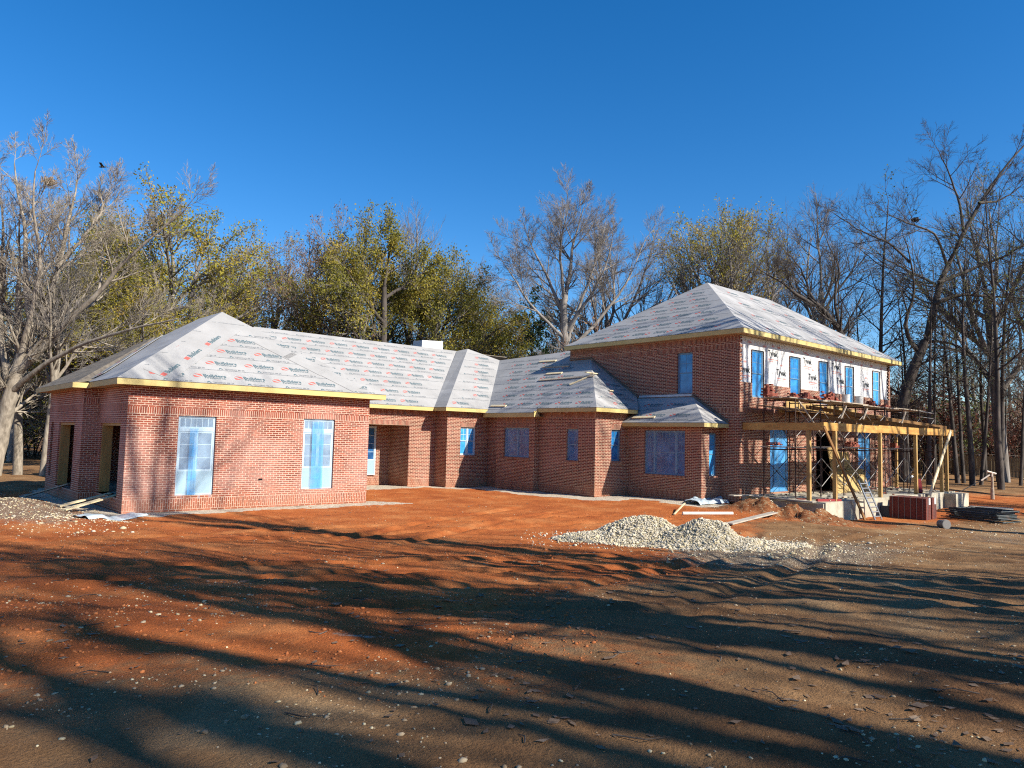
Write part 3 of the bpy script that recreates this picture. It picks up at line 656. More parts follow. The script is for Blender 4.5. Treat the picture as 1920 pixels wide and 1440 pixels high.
window('A', 21.86, *w6, 'hung', pane='bpane', fr='bframe', label='narrow blue window on the sunlit end of the wing')
# ---- bay against the two storey wing
w7 = (18.72, 20.9, 1.05, 3.0); w8 = (27.31, 27.92, 1.08, 2.92); ZF7 = 3.161; ZT7 = 3.344
wall('B', 26.74, 17.88, 21.86, 0, ZF7+.03, (w7,))
wall('A', 17.88, 26.74, 28.16, 0, ZF7+.03, (w8,))
window('B', 26.74, *w7, 'triple', pane='dpane', fr='bframe', fl='filmc', seed=17, lint=False, label='large triple window in the shaded bay, veiled with plastic')
window('A', 17.88, *w8, 'hung', pane='bpanel', fr='bframe', lint=False, label='slim blue window on the side of the bay')
# ---- two storey wing
w9 = (19.33, 20.17, 4.72, 6.60)
BS = ((3.83, 4.033), (6.62, 6.823))
wall('B', 28.16, 16.94, 27.0, 0, 7.2, (w9,), bands=BS+((6.95, 7.153),))
window('B', 28.16, *w9, 'hung', pane='bpane', fr='bframe', lint=False, label='single blue window high on the blank side wall')
d1 = (30.7, 32.33, .36, 3.17); d2 = (35.08, 36.8, .31, 3.17); d3 = (39.84, 41.36, .36, 3.27)
ups = ((29.18, 30.18, 4.55, 6.65), (32.56, 33.57, 4.55, 6.67), (35.5, 36.45, 4.55, 6.70), (38.42, 39.42, 4.55, 6.70), (41.84, 42.80, 4.55, 6.72))
wall('A', 16.94, 28.16, 44.14, 0, 5.17, (d1, d2, d3)+ups, bands=((3.83, 4.033),), base=False)
for k, (d, lb) in enumerate(((d1, 'blue wrapped porch door nearest the house corner'), (d3, 'blue wrapped porch door at the far end of the porch'))):
    window('A', 16.94, *d, 'door', rec=.08, sill=False, name='door', pane='bpanel', fr='bframe', fl='filmb', seed=20+k, label=lb)
mb = MB(); mb.box(35.1, 36.78, 17.9, 17.95, .3, 3.2, 'inside_shade'); mb.box(35.04, 35.08, 17.07, 17.95, .3, 3.2, 'inside_shade'); mb.box(36.8, 36.84, 17.07, 17.95, .3, 3.2, 'inside_shade'); mb.build('doorway_shade_lining', HR)  # near-black back and sides paint in the doorway's inner shade
names5 = ('first upper window from the house corner', 'second upper window from the house corner', 'middle upper window of the wrapped wall', 'fourth upper window from the house corner', 'last upper window, by the far end of the wrapped wall')
for (q, lb, pn) in zip(ups, names5, ('bpane', 'bpane', 'bpane', 'bpanel', 'bpanel')):
    window('A', 16.94, *q, 'hung', rec=.06, lint=False, sill=False, pane=pn, fr='frame' if pn == 'bpanel' else 'bframe', label=lb)
# toothed brick ends either side of the wrap
mb = MB()
for side, a0, a1 in ((0, 28.16, 28.30), (1, 43.94, 44.14)):
    z = 5.17; k = 0; mb = MB()
    while z < 7.1:
        wdt = .20 if k % 3 else .03
        if side == 0: quadw(mb, 'A', 16.94, 28.16, 28.17+wdt, z, z+.0677, 'brick')
        else: quadw(mb, 'A', 16.94, 44.05-wdt, 44.14, z, z+.0677, 'brick'); 
        if wdt:
            x0, x1 = (28.16, 28.17+wdt) if side == 0 else (44.05-wdt, 44.14)
            mb.face([(x0, 16.94, z+.0677), (x1, 16.94, z+.0677), (x1, 17.05, z+.0677), (x0, 17.05, z+.0677)], 'brick')
            mb.face([(x0, 16.94, z), (x1, 16.94, z), (x1, 17.05, z), (x0, 17.05, z)], 'brick')
        z += .0677; k += 1
    mb.build('toothed_brick', HR)
mb = MB()   # remaining walls of the house (mostly out of sight)
for q in (('A', 27.0, 28.16, 44.14, 0, 7.2), ('B', 44.14, 16.94, 27.0, 0, 7.2), ('A', 40.8, 9.4, 36, 0, ZF), ('B', 9.4, 32.8, 40.8, 0, ZF), ('B', 36, 27, 40.8, 0, ZF)):
    quadw(mb, *q, 'brick')
mb.build('wall', HR)

# ---- house wrap with its print
def text_mesh(s, size=1., bold=.012):
    c = bpy.data.curves.new('t', 'FONT'); c.body = s; c.size = size; c.offset = bold; c.resolution_u = 2
    o_ = bpy.data.objects.new('t', c); COL.objects.link(o_); dg = bpy.context.evaluated_depsgraph_get()
    me_ = bpy.data.meshes.new_from_object(o_.evaluated_get(dg)); v = np.array([x.co[:2] for x in me_.vertices]); f = [tuple(p.vertices) for p in me_.polygons]
    bpy.data.objects.remove(o_); bpy.data.curves.remove(c); bpy.data.meshes.remove(me_); return v, f
T_TY = text_mesh('Tyvek', .40, .013); T_BU = text_mesh('Builders', .235, .007); T_FS = text_mesh('FirstSource', .15, .002); T_TE = text_mesh('TECHNO SB 25', .10, .002)
def stamp(mb, t, O, U, Vv, N_, x, y, m, s=1., rot=0., e=.004, sx=1.):
    v, f = t; c, sn = math.cos(rot), math.sin(rot); k = len(mb.v)
    O = np.array(O, float); 
    X = (v[:, 0]*c*sx-v[:, 1]*sn)*s+x; Y = (v[:, 0]*sn*sx+v[:, 1]*c)*s+y
    W = O+np.outer(X, U)+np.outer(Y, Vv)+np.array(N_)*e
    mb.v += [tuple(p) for p in W]; mi = mb.mi(m)
    for q in f: mb.f.append(tuple(i+k for i in q)); mb.m.append(mi); mb.uv.append([(0, 0)]*len(q))
def rect(x0, x1, y0, y1): return np.array([(x0, y0), (x1, y0), (x1, y1), (x0, y1)], float), [(0, 1, 2, 3)]
mb = MB(); cw = 17.0
us = sorted({28.17, 44.06}|{q for o_ in ups for q in o_[:2]})
for i in range(len(us)-1):
    um = (us[i]+us[i+1])/2; top = [o_ for o_ in ups if o_[0] < um < o_[1]]
    if top: quadw(mb, 'A', cw, us[i], us[i+1], top[0][3], 7.19, 'tyvek')
    else: quadw(mb, 'A', cw, us[i], us[i+1], 5.1, 7.19, 'tyvek')
O = (28.17, cw, 5.17); Ux = (1, 0, 0); Vz = (0, 0, 1); Nw = (0, -1, 0)
def clear(x0, x1): return all(x1 < o_[0]-.03-28.17 or x0 > o_[1]+.03-28.17 for o_ in ups) and x1 < 15.8
for (u, v) in ((1440, 667), (1456, 703), (1506, 681), (1516, 711), (1560, 691), (1569, 718), (1617, 724), (1391, 697)):
    q = PA(u, v, cw); x, y = q[0]-28.17, q[2]-5.17
    if u == 1391: x = .06
    if u == 1391: pass
    stamp(mb, T_TY, O, Ux, Vz, Nw, x, y, 'black', sx=.86); stamp(mb, rect(0, .85, -.17, -.12), O, Ux, Vz, Nw, x+.02, y, 'pink'); stamp(mb, rect(0, .6, -.25, -.22), O, Ux, Vz, Nw, x+.1, y, 'pink')
    if clear(x+.3, x+.6): stamp(mb, (np.array([(math.cos(t)*.13, math.sin(t)*.045) for t in np.linspace(0, 2*PI, 13)[:-1]]), [tuple(range(12))]), O, Ux, Vz, Nw, x+.45, y+.47, 'pink')
for k in range(75):
    x = .1+k*.212
    for y in (.1, .52, 1.0, 1.5, 1.82):
        if clear(x-.02, x+.04) and random.random() < .8: stamp(mb, rect(0, .022, 0, .12), O, Ux, Vz, Nw, x, y+random.uniform(-.02, .02), 'grey')
for k in range(12):
    x = .9+k*1.27; stamp(mb, (np.array([(math.cos(t)*.17, math.sin(t)*.05) for t in np.linspace(0, 2*PI, 13)[:-1]]), [tuple(range(12))]), O, Ux, Vz, Nw, x, 1.72 if k % 2 else 1.78, 'pink')
mb.build('house_wrap', HR)

# ---- roofs
K = .667
def inpoly(P2, x, y):
    r = False; n_ = len(P2)
    for i in range(n_):
        x1, y1 = P2[i]; x2, y2 = P2[(i+1) % n_]
        if (y1 > y) != (y2 > y) and x < (x2-x1)*(y-y1)/(y2-y1)+x1: r = not r
    return r
LOGO_RED = [(np.array([(0, .04), (.08, .0), (.30, .0)]), [(0, 1, 2)]), (np.array([(.02, .22), (.30, .22), (.33, .05)]), [(0, 1, 2)])]
LOGO_RED = [(np.array([(.03, .155), (.05, .02), (.26, .02)]), [(0, 1, 2)]), (np.array([(.09, .235), (.30, .235), (.34, .075)]), [(0, 1, 2)])]
def felt_plane(name, pts, udir, dx=1.30, dy=.90, y0=.32, m='felt', prints=True, flip0=False, t=.05, ph=0., sc_=.95):
    pts = [Vector(p) for p in pts]; mb = MB(); mb.poly_solid(pts, m, t, 'deck')
    n = (pts[1]-pts[0]).cross(pts[2]-pts[0]).normalized(); n = -n if n.z < 0 else n
    U = Vector(udir).normalized(); Vv = n.cross(U).normalized(); Vv = -Vv if Vv.z < 0 else Vv
    O = min(pts, key=lambda p: p.z); P2 = [((p-O).dot(U), (p-O).dot(Vv)) for p in pts]
    xs = [p[0] for p in P2]; ys = [p[1] for p in P2]
    y = y0; row = 0
    def ok(x0, x1, y_0, y_1): return all(inpoly(P2, a_, b_) for a_ in (x0, (x0+x1)/2, x1) for b_ in (y_0, y_1))
    while prints and y < max(ys):
        x = min(xs)+((row*.47*dx+ph) % dx)
        while x < max(xs):
            if ok(x-.05, x+1.08*sc_, y-.04, y+.24):
                fl_ = flip0 and row == 0
                r = PI if fl_ else 0.; ox, oy = (x+1.0, y+.25) if fl_ else (x, y)
                for q in LOGO_RED: stamp(mb, q, O, U, Vv, n, ox, oy, 'red', sc_, r)
                def sh(tx, dx_, dy_): return (tx[0]+np.array([dx_, dy_])/1., tx[1])
                stamp(mb, sh(T_BU, .36, .085), O, U, Vv, n, ox, oy, 'teal', sc_, r, sx=.72 if False else 1.)
                stamp(mb, sh(T_FS, .38, -.03), O, U, Vv, n, ox, oy, 'teal', sc_, r)
            xx = x+.55
            if ok(xx-.2, xx+.75, y-.30, y-.16):
                stamp(mb, (np.array([(0, 0), (.05, .09), (.1, .09), (.16, 0), (.11, 0), (.075, .05), (.045, 0)]), [(0, 1, 2, 3, 4, 5, 6)]), O, U, Vv, n, xx-.2, y-.29, 'teal')
                stamp(mb, T_TE, O, U, Vv, n, xx, y-.29, 'grey')
            x += dx
        # lap line with ticks
        yl = y-.36; x = min(xs)
        while x < max(xs):
            if ok(x, x+.3, yl, yl+.02): stamp(mb, rect(0, .29, 0, .02), O, U, Vv, n, x, yl, 'grey')
            if ok(x+.1, x+.16, yl, yl+.06): stamp(mb, rect(0, .04, 0, .035), O, U, Vv, n, x+.1, yl, 'grey')
            x += .3
        y += dy; row += 1
    return mb.build(name, HR)
# garage
zt = ZT+g06; hw = 4.54; Gx, Gy, Gz = 10.14, 28.04, zt+K*4.54
ridge2 = (10.14, 30.6, Gz)
felt_plane('roof', [(5.60, 23.50, zt), (14.68, 23.50, zt), (Gx, Gy, Gz)], (1, 0, 0), ph=.9)
felt_plane('roof', [(5.60, 33.2, zt), (5.60, 23.50, zt), (Gx, Gy, Gz), ridge2], (0, -1, 0), m='feltw', prints=False)
felt_plane('roof', [(14.68, 23.50, zt), (14.68, 31.5, zt), ridge2, (Gx, Gy, Gz)], (0, 1, 0), prints=False)
felt_plane('roof', [(14.68, 33.2, zt), (5.60, 33.2, zt), ridge2], (1, 0, 0), prints=False)
felt_plane('roof', [(5.12, 33.25, zt-.03), (5.12, 26.87, zt-.03), (5.75, 27.2, zt+.12), (8.75, 31.4, zt+K*3.15+.13)], (0, -1, 0), m='deck', prints=False)
# a strip of printed felt laid along the left hip line
def felt_strip(p, q, wdt, m='felt', txt=True, off=.03, nn=(-.667, 0, 1)):
    p, q = Vector(p), Vector(q); d = (q-p).normalized(); n = Vector(nn).normalized(); s_ = n.cross(d).normalized()
    mb = MB(); a = p+n*off; b = q+n*off; mb.poly_solid([a-s_*wdt/2, a+s_*wdt/2, b+s_*wdt/2, b-s_*wdt/2], m, .012)
    L_ = (q-p).length; x = .3
    while txt and x < L_-1:
        stamp(mb, (T_BU[0], T_BU[1]), a-s_*.2, d, s_, n, x, 0, 'teal'); stamp(mb, rect(-.25, -.05, 0, .15), a-s_*.2, d, s_, n, x, 0, 'red'); x += 1.5
    return mb.build('felt_strip', HR)
felt_strip((5.8, 27.2, zt+K*.2+.02), (8.7, 31.2, zt+K*3.1+.02), .75)
fz = lambda b: zt+K*(b-23.5)
felt_strip((6.75, 23.75, fz(23.75)), (10.0, 27.0, fz(27.0)), .9, nn=(0, -K, 1), off=.012)
for q in ((13.6, 23.7, 12.6, 24.7), (12.7, 24.55, 11.7, 25.55), (11.8, 25.4, 10.9, 26.3)): felt_strip((q[0], q[1], fz(q[1])), (q[2], q[3], fz(q[3])), .7, txt=False, nn=(0, -K, 1), off=.014)
# main wing
ZM = ZT+K*5.62
felt_plane('roof', [(8.9, 29.77, ZT), (21.39, 29.77, ZT), (27.01, 35.39, ZM), (14.4, 35.39, ZM)], (1, 0, 0), ph=.3)
felt_plane('roof', [(36.5, 41.0, ZT), (8.9, 41.0, ZT), (14.4, 35.39, ZM), (31., 35.39, ZM)], (1, 0, 0), prints=False)
felt_plane('roof', [(8.9, 41, ZT), (8.9, 29.77, ZT), (14.4, 35.39, ZM)], (0, 1, 0), prints=False)
# small hipped bay
z5 = ZT+K*5.75
felt_plane('roof', [(21.39, 29.77, ZT), (21.39, 28.78, ZT), (27.14, 34.53, z5), (26.9, 35.29, z5-.1)], (0, -1, 0), m='feltw', prints=False)
felt_plane('roof', [(21.39, 28.78, ZT), (24.06, 28.78, ZT), (28.92, 33.64, ZT+K*4.86), (27.14, 34.53, z5)], (1, 0, 0), ph=.6)
felt_plane('roof', [(28.92, 33.64, ZT+K*4.86), (32, 36, ZT+1.5), (27.3, 35.6, z5-.3), (27.14, 34.53, z5)], (1, 0, 0), prints=False)
# cross wing
k2 = lambda a: ZT+K*(a-24.06)
felt_plane('roof', [(24.06, 28.78, ZT), (24.06, 21.43, ZT), (28.16, 25.53, k2(28.16)), (28.16, 27.05, k2(28.16)), (29.6, 27.05, k2(29.6)), (29.17, 28.52, k2(29.17)), (28.76, 29.93, k2(28.76)), (28.92, 33.64, k2(28.92))], (0, -1, 0), ph=.2)
felt_plane('roof', [(28.78, 29.93, k2(28.76)), (29.19, 28.52, k2(29.17)), (33, 28.5, ZT+1.2), (33, 33, ZT+1.2), (28.94, 33.64, k2(28.92))], (0, 1, 0), prints=False)
felt_plane('roof', [(24.06, 28.76, ZT-.01), (24.06, 25.14, ZT-.01), (23.84, 25.14, 3.738), (23.84, 28.76, 3.738)], (0, -1, 0), prints=False, t=.03)
felt_plane('roof', [(24.06, 21.43, ZT), (26.95, 21.43, ZT), (28.16, 22.5, ZT+K*1.07), (28.16, 25.53, k2(28.16))], (1, 0, 0), m='feltw', ph=.2)
z7 = lambda a: ZT7+K*(a-26.31)
felt_plane('roof', [(26.31, 21.9, ZT7), (26.31, 17.46, ZT7), (28.16, 19.31, z7(28.16)), (28.16, 22.6, z7(28.16)), (26.9, 22.6, z7(26.9))], (0, -1, 0), m='feltw', ph=.4, y0=.5)
felt_plane('roof', [(26.31, 17.46, ZT7), (28.16, 17.46, ZT7), (28.16, 19.31, z7(28.16))], (1, 0, 0), m='feltw', prints=False)
# step flashings against the tall wall
mb = MB()
mb.bar((28.12, 25.53, k2(28.16)+.03), (28.12, 22.4, 4.60+.03), .12, .05, 'deck', (1, 0, 0)); mb.bar((28.12, 25.53, k2(28.16)+.05), (28.12, 27.0, k2(28.16)+.05), .12, .05, 'deck')
mb.bar((28.12, 22.3, z7(28.16)+.06), (28.12, 19.31, z7(28.16)+.06), .10, .10, 'sheet'); mb.bar((28.11, 19.31, z7(28.16)+.04), (28.11, 17.46, ZT7+.05), .10, .08, 'deck', (1, 0, 0))
mb.build('flashing', HR)
# two storey roof
Z2, h2 = 7.403, 5.25
felt_plane('roof', [(27.70, 27.0, Z2), (27.70, 16.48, Z2), (27.7+h2, 16.48+h2, Z2+K*h2)], (0, -1, 0), flip0=True, dx=1.28, ph=.5)
felt_plane('roof', [(27.70, 16.48, Z2), (44.61, 16.48, Z2), (44.61-h2, 16.48+h2, Z2+K*h2), (27.7+h2, 16.48+h2, Z2+K*h2)], (1, 0, 0), m='feltw', ph=.3, dx=2.3, dy=1.6, y0=.45)
felt_plane('roof', [(44.61, 16.48, Z2), (44.61, 27, Z2), (44.61-h2, 16.48+h2, Z2+K*h2)], (0, 1, 0), prints=False)
felt_plane('roof', [(44.61, 27.0, Z2), (27.70, 27.0, Z2), (27.7+h2, 16.52+h2, Z2+K*h2), (44.61-h2, 16.52+h2, Z2+K*h2)], (1, 0, 0), prints=False)
# fascias (one board per eave) and soffits
def fascia(p, q, z0, z1, inn, m='fascia'):
    p, q, inn = Vector(p).to_3d(), Vector(q).to_3d(), Vector(inn).to_3d()
    mb = MB(); t = inn*.035; zz = Vector((0, 0, 1))
    mb.hexa([p+zz*z0, q+zz*z0, q+t+zz*z0, p+t+zz*z0, p+zz*z1, q+zz*z1, q+t+zz*z1, p+t+zz*z1], m); mb.build('fascia', HR)
def soffit(x0, x1, y0, y1, z): mb = MB(); mb.box(x0, x1, y0, y1, z+.01, z+.03, 'soffit'); mb.build('soffit', HR)
e = .004
zf = ZF+g06; zt_ = zt-.02
fascia((5.6, 23.5), (14.68, 23.5), zf, zt_, (0, 1)); fascia((5.6, 23.535), (5.6, 26.87), zf, zt_, (1, 0)); fascia((5.12, 26.87), (5.60, 26.87), zf-.015, zt_-.02, (0, 1)); fascia((5.12, 26.905), (5.12, 33.2), zf-.015, zt_-.02, (1, 0))
fascia((14.645, 23.535), (14.645, 29.8), zf, zt_, (1, 0))
soffit(5.63, 14.64, 23.54, 24.0, zf); soffit(5.63, 6.03, 24.0, 27.3, zf); soffit(5.15, 5.56, 26.9, 33.2, zf-.015); soffit(14.2, 14.64, 24.0, 29.8, zf)
fascia((14.2, 29.77), (21.40, 29.77), ZF, ZT-.02, (0, 1)); fascia((21.39, 28.815), (21.39, 29.77), ZF, ZT-.02, (1, 0)); fascia((21.39, 28.78), (24.06, 28.78), ZF, ZT-.02, (0, 1))
soffit(14.2, 21.8, 29.81, 30.25, ZF); soffit(21.43, 24.5, 28.82, 29.25, ZF); soffit(21.43, 21.83, 29.25, 29.81, ZF)
fascia((23.84, 25.17), (23.84, 28.9), ZF4, 3.72, (1, 0)); fascia((23.84, 25.14), (24.06, 25.14), ZF4, 3.80, (0, 1)); soffit(23.88, 24.5, 25.18, 28.9, ZF4)
fascia((24.06, 21.465), (24.06, 25.14), ZF, ZT-.02, (1, 0)); fascia((24.06, 21.43), (26.90, 21.43), ZF, ZT-.02, (0, 1)); soffit(24.1, 24.52, 21.47, 25.14, ZF); soffit(24.52, 26.9, 21.47, 21.9, ZF)
fascia((26.31, 17.495), (26.31, 21.85), ZF7, ZT7-.02, (1, 0)); fascia((26.31, 17.46), (28.155, 17.46), ZF7, ZT7-.02, (0, 1)); soffit(26.35, 26.76, 17.5, 21.85, ZF7); soffit(26.76, 28.15, 17.5, 17.92, ZF7)
fascia((27.70, 16.515), (27.70, 27.0), 7.19, Z2-.02, (1, 0)); fascia((27.70, 16.48), (44.61, 16.48), 7.19, Z2-.02, (0, 1)); fascia((44.575, 16.515), (44.575, 27.0), 7.19, Z2-.02, (1, 0))
soffit(27.74, 28.2, 16.52, 27, 7.19); soffit(28.2, 44.57, 16.52, 17.05, 7.19); soffit(44.1, 44.57, 17.05, 27, 7.19)
# wrapped chimney stub behind the ridge
c0, c1 = PA(782, 655, 36.6), PA(824, 657, 36.6)
mb = MB(); zz0, zz1 = 6.6, PA(800, 638, 36.6)[2]; x0, x1 = c0[0], c1[0]
mb.hexa([(x0, 36.2, zz0), (x1, 36.2, zz0), (x1, 37.3, zz0), (x0, 37.3, zz0), (x0+.12, 36.25, zz1-.08), (x1-.02, 36.25, zz1), (x1-.05, 37.25, zz1), (x0+.15, 37.25, zz1-.05)], 'tyvek'); mb.build('wrapped_chimney', HR)
# loose battens lying on the wing roof: things of their own
def roofboard(u0, v0, u1, v1, plane, label, wd=.14):
    n_, c_ = plane; p = _hit(u0, v0, n_, c_); q = _hit(u1, v1, n_, c_); mb = MB(); up_ = Vector((-n_[0], -n_[1], -n_[2])).normalized() if n_[2] < 0 else Vector(n_)
    off = np.array(up_)*.035; mb.bar(p+off, q+off, wd, .04, 'lumberp' if random.random() < .5 else 'oldwood', tuple(up_)); tag(mb.build('batten'), label, 'batten', 'battens lying on the wing roof')
PW = ((K, 0, -1), K*24.06-ZT); P7 = ((K, 0, -1), K*26.31-ZT7)
for q in ((921, 762, 949, 762, PW, 'short batten by the roof valley just above the eave'), (1012, 679, 1043, 677, PW, 'short batten nearest the top of the wing roof'), (1018, 689, 1068, 687, PW, 'batten lying in the shadow of the upper wing roof'),
          (1025, 702, 1054, 700, PW, 'stubby batten in the middle of the wing roof'), (1011, 714, 1114, 706, PW, 'longest batten, running across the wing roof'), (1068, 722, 1110, 704, PW, 'dark thin batten propped diagonally near the hip'),
          (1187, 784, 1228, 783, P7, 'batten near the lower edge of the bay roof')):
    roofboard(*q)
mb = MB(); p = np.array([25.9, 22.9, 0.]); n6 = ((0, K, -1), K*21.43-ZT)
for (u0, v0, u1, v1) in ((1098, 700, 1122, 703), (1142, 734, 1150, 735)):
    a = _hit(u0, v0, *n6); b = _hit(u1, v1, *n6); a[2] += .05; b[2] += .05; mb = MB(); mb.bar(a, b, .12, .05, 'lumberp'); tag(mb.build('batten'), 'pale block nailed on the hip at its top' if u0 < 1120 else 'tiny pale block halfway down the hip edge', 'batten', 'battens lying on the wing roof')
# ================================================================== PORCH AND SITE
mb = MB(); mb.box(28.3, 42.85, 13.3, 16.93, -.95, .295, 'concrete'); mb.box(28.22, 28.3, 13.36, 16.6, -.9, .24, 'concrete'); mb.box(41.2, 43.1, 12.75, 13.3, -.95, .24, 'concrete')
tag(mb.build('porch_slab'), 'raised concrete porch slab with a sunlit front face below the scaffold', 'slab')
PF = thing('porch_framing', (35, 15, .3), 'unfinished timber porch frame of posts, rafters and one long amber beam', 'porch frame')
def part(name, fn, parent): mb = MB(); fn(mb); return mb.build(name, parent)
def seg_beam(mb):
    xs = [28.36, 33.6, 38.9, 43.02]; 
    for i in range(3): mb.box(xs[i]+.006*i, xs[i+1]-.006, 13.38, 13.52, 3.10+.03*i, 3.42+.03*i, 'beam')
part('beam', seg_beam, PF); part('beam', lambda m_: m_.box(28.36, 28.50, 13.524, 16.92, 3.10, 3.40, 'beam'), PF); part('beam', lambda m_: m_.box(42.86, 43.0, 13.524, 16.92, 3.16, 3.46, 'beam'), PF)
part('ledger', lambda m_: m_.box(31.4, 43.0, 16.85, 16.93, 3.98, 4.24, 'osb'), PF)
bl = PB(1517, 930, 28.43)[1]
for (a, b, t) in ((28.43, bl, 3.10), (29.45, 13.45, 3.10), (33.84, 13.45, 3.12), (37.97, 13.45, 3.12), (41.39, 13.45, 3.15), (42.15, 13.45, 3.15), (42.93, 16.2, 3.16)):
    part('post', lambda m_: m_.box(a-.07, a+.07, b-.07, b+.07, .295, t-.002, 'lumber'), PF)
for k in range(17):
    a = 29.2+k*.82
    if a > 30.5 and k % 2: part('rafter', lambda m_: m_.bar((a, 16.84, 4.08), (a, 13.52, 3.50), .045, .15, 'rafter'), PF)
for (p, q) in (((33.4, 16.6, 4.30), (43.0, 13.7, 3.58)),):
    part('hip_rafter', lambda m_: m_.bar(p, q, .05, .18, 'rafter'), PF)
for (a0, a1, t0, t1) in ((28.9, 31.1, .5, .97), (31.2, 33.5, .55, .98)):    # decking sheets over the rafters
    def f(m_):
        q = lambda a, t: (a, 13.55+(16.84-13.55)*t, 3.61+(4.23-3.61)*t)
        m_.poly_solid([q(a0, t0), q(a1, t0), q(a1, t1), q(a0, t1)], 'rafter', .018, 'rafter')
    part('roof_sheet', f, PF)
for (a0, a1, z0, z1) in ((31.9, 33.2, 4.30, 4.52), (33.3, 35.6, 4.22, 4.50), (36.0, 38.0, 4.05, 4.5), (38.2, 39.4, 4.0, 4.42)):
    part('osb_strip', lambda m_: m_.box(a0, a1, 16.80, 16.83, z0-.1, z1, 'osb'), PF)
p, q = PA(1545, 800, 13.33), PG(1622, 975); p[2] = min(p[2], 3.3); part('brace', lambda m_: m_.bar(p, q, .05, .14, 'rafter', (1, 0, 0)), PF)
p, q = PA(1783, 808, 13.33), PA(1741, 935, 13.15); part('brace', lambda m_: m_.bar(p, q, .05, .17, 'lumberp', (1, 0, 0)), PF)

# scaffold
SF = thing('scaffold', (35, 15.5, .3), 'rusty tubular mason scaffold with two working levels in front of the wrapped wall', 'scaffold')
fa = [28.75, 30.95, 33.15, 35.4, 37.7, 40.0, 42.2, 44.3]; bf, bb = 14.75, 16.15
def end_frame(a, z0, z1):
    mb = MB(); r = .028
    for b in (bf, bb): mb.tube([(a, b, z0), (a, b, z1)], r, 'steel', 6)
    mb.tube([(a, bf, z1-.08), (a, bb, z1-.08)], r, 'steel', 6); mb.tube([(a, bf+.02, z1-.55), (a, bf+.42, z1-.55)], .014, 'steel', 5)
    mb.tube([(a, bf+.42, z1-.10), (a, bf+.42, z0+.55), (a, bf+.36, z0+.38), (a, bf+.2, z0+.3), (a, bf+.02, z0+.3)], .015, 'steel', 5)
    mb.tube([(a, bb-.42, z1-.10), (a, bb-.42, z0+.55), (a, bb-.36, z0+.38), (a, bb-.2, z0+.3), (a, bb-.02, z0+.3)], .015, 'steel', 5)
    for k in range(4):
        z = z0+.5+k*.33; mb.tube([(a, bf, z), (a, bf+.42, z)], .011, 'steel', 5)
    mb.build('end_frame', SF)
for i, a in enumerate(fa):
    on = a < 42.6
    z0 = .297 if on else ZG(a, bf)-.03
    end_frame(a, z0, 2.38); end_frame(a, 2.40, 4.42)
    if i in (2, 4, 6, 7): part('guard_post', lambda m_: m_.tube([(a, bf, 4.42), (a, bf, 4.95)], .02, 'steel', 6), SF)
for i in range(len(fa)-1):
    a0, a1 = fa[i], fa[i+1]
    for b in (bf-.03, bb+.03):
        for (z0, z1) in ((.75, 1.95), (2.85, 4.05)):
            m_ = 'galv' if (b < 15) else 'steel'
            part('cross_brace', lambda q: (q.tube([(a0, b, z0), (a1, b, z1)], .017, m_, 5), q.tube([(a0, b-.012, z1), (a1, b-.012, z0)], .017, m_, 5)), SF)
    if i in (0, 2, 3, 5): part('strut', lambda q: q.bar((a0+.1, bf-.1, 4.3), (a1-.2, bf-.12, 3.0) if i < 2 else (a0-1.1, bf-.1, 3.0), .05, .05, 'oldwood'), SF)
part('rail', lambda q: (q.tube([(42.2, bf, 4.45), (44.3, bf, 4.40)], .03, 'galv', 6), q.tube([(42.2, bf, 4.15), (44.3, bf, 4.12)], .018, 'galv', 6), q.tube([(42.2, bb, 4.45), (44.3, bb, 4.40)], .03, 'galv', 6)), SF)
ends = [28.2, 31.6, 35.6, 39.2, 42.9]
nm = ('by the house corner', 'second span from the corner', 'third span from the corner', 'at the far end')
for i in range(4):
    for j, b in enumerate((14.95, 15.28, 15.61, 15.94)):
        mb = MB(); a0 = ends[i]+random.uniform(-.25, .25); a1 = ends[i+1]+.15+random.uniform(-.2, .3); z = 4.425+.042*(i % 2)
        mb.box(a0, a1, b-.15, b+.15, z, z+.04, 'oldwood')
        tag(mb.build('scaffold_plank'), 'weathered plank on the upper scaffold level, '+nm[i]+', '+('outermost', 'second from outside', 'second from the wall', 'nearest the wall')[j], 'plank', 'planks of the upper scaffold level')
for i in range(4):
    for j, b in enumerate((15.0, 15.35, 15.7)):
        mb = MB(); a0 = ends[i]+random.uniform(-.3, .1); a1 = ends[i+1]+.15; z = 2.385+.042*(i % 2)
        if i == 3: a1 = 42.4
        mb.box(a0, a1, b-.15, b+.15, z, z+.04, 'oldwood')
        tag(mb.build('scaffold_plank'), 'plank on the lower scaffold level, '+nm[i]+', '+('outermost', 'middle', 'nearest the wall')[j], 'plank', 'planks of the lower scaffold level')
def brickpile(a, b, z, nx, ny, nz, label, seed):
    g_ = random.Random(seed); mb = MB()
    for k in range(nz):
        for i in range(nx-(k*nx)//(nz+2)):
            for j in range(ny):
                if g_.random() < .12*k: continue
                x = a+(i-(nx-1)/2)*.21+g_.uniform(-.02, .02)+k*.01; y = b+(j-(ny-1)/2)*.1+g_.uniform(-.01, .01); zz = z+k*.062
                t = g_.uniform(-.12, .12); mb.bar((x-.098*math.cos(t), y-.098*math.sin(t), zz+.03), (x+.098*math.cos(t), y+.098*math.sin(t), zz+.03), .09, .058, 'rbrick')
    tag(mb.build('brick_stack'), label, 'brick stack', 'loose brick stacks on the scaffold')
zu = 4.51
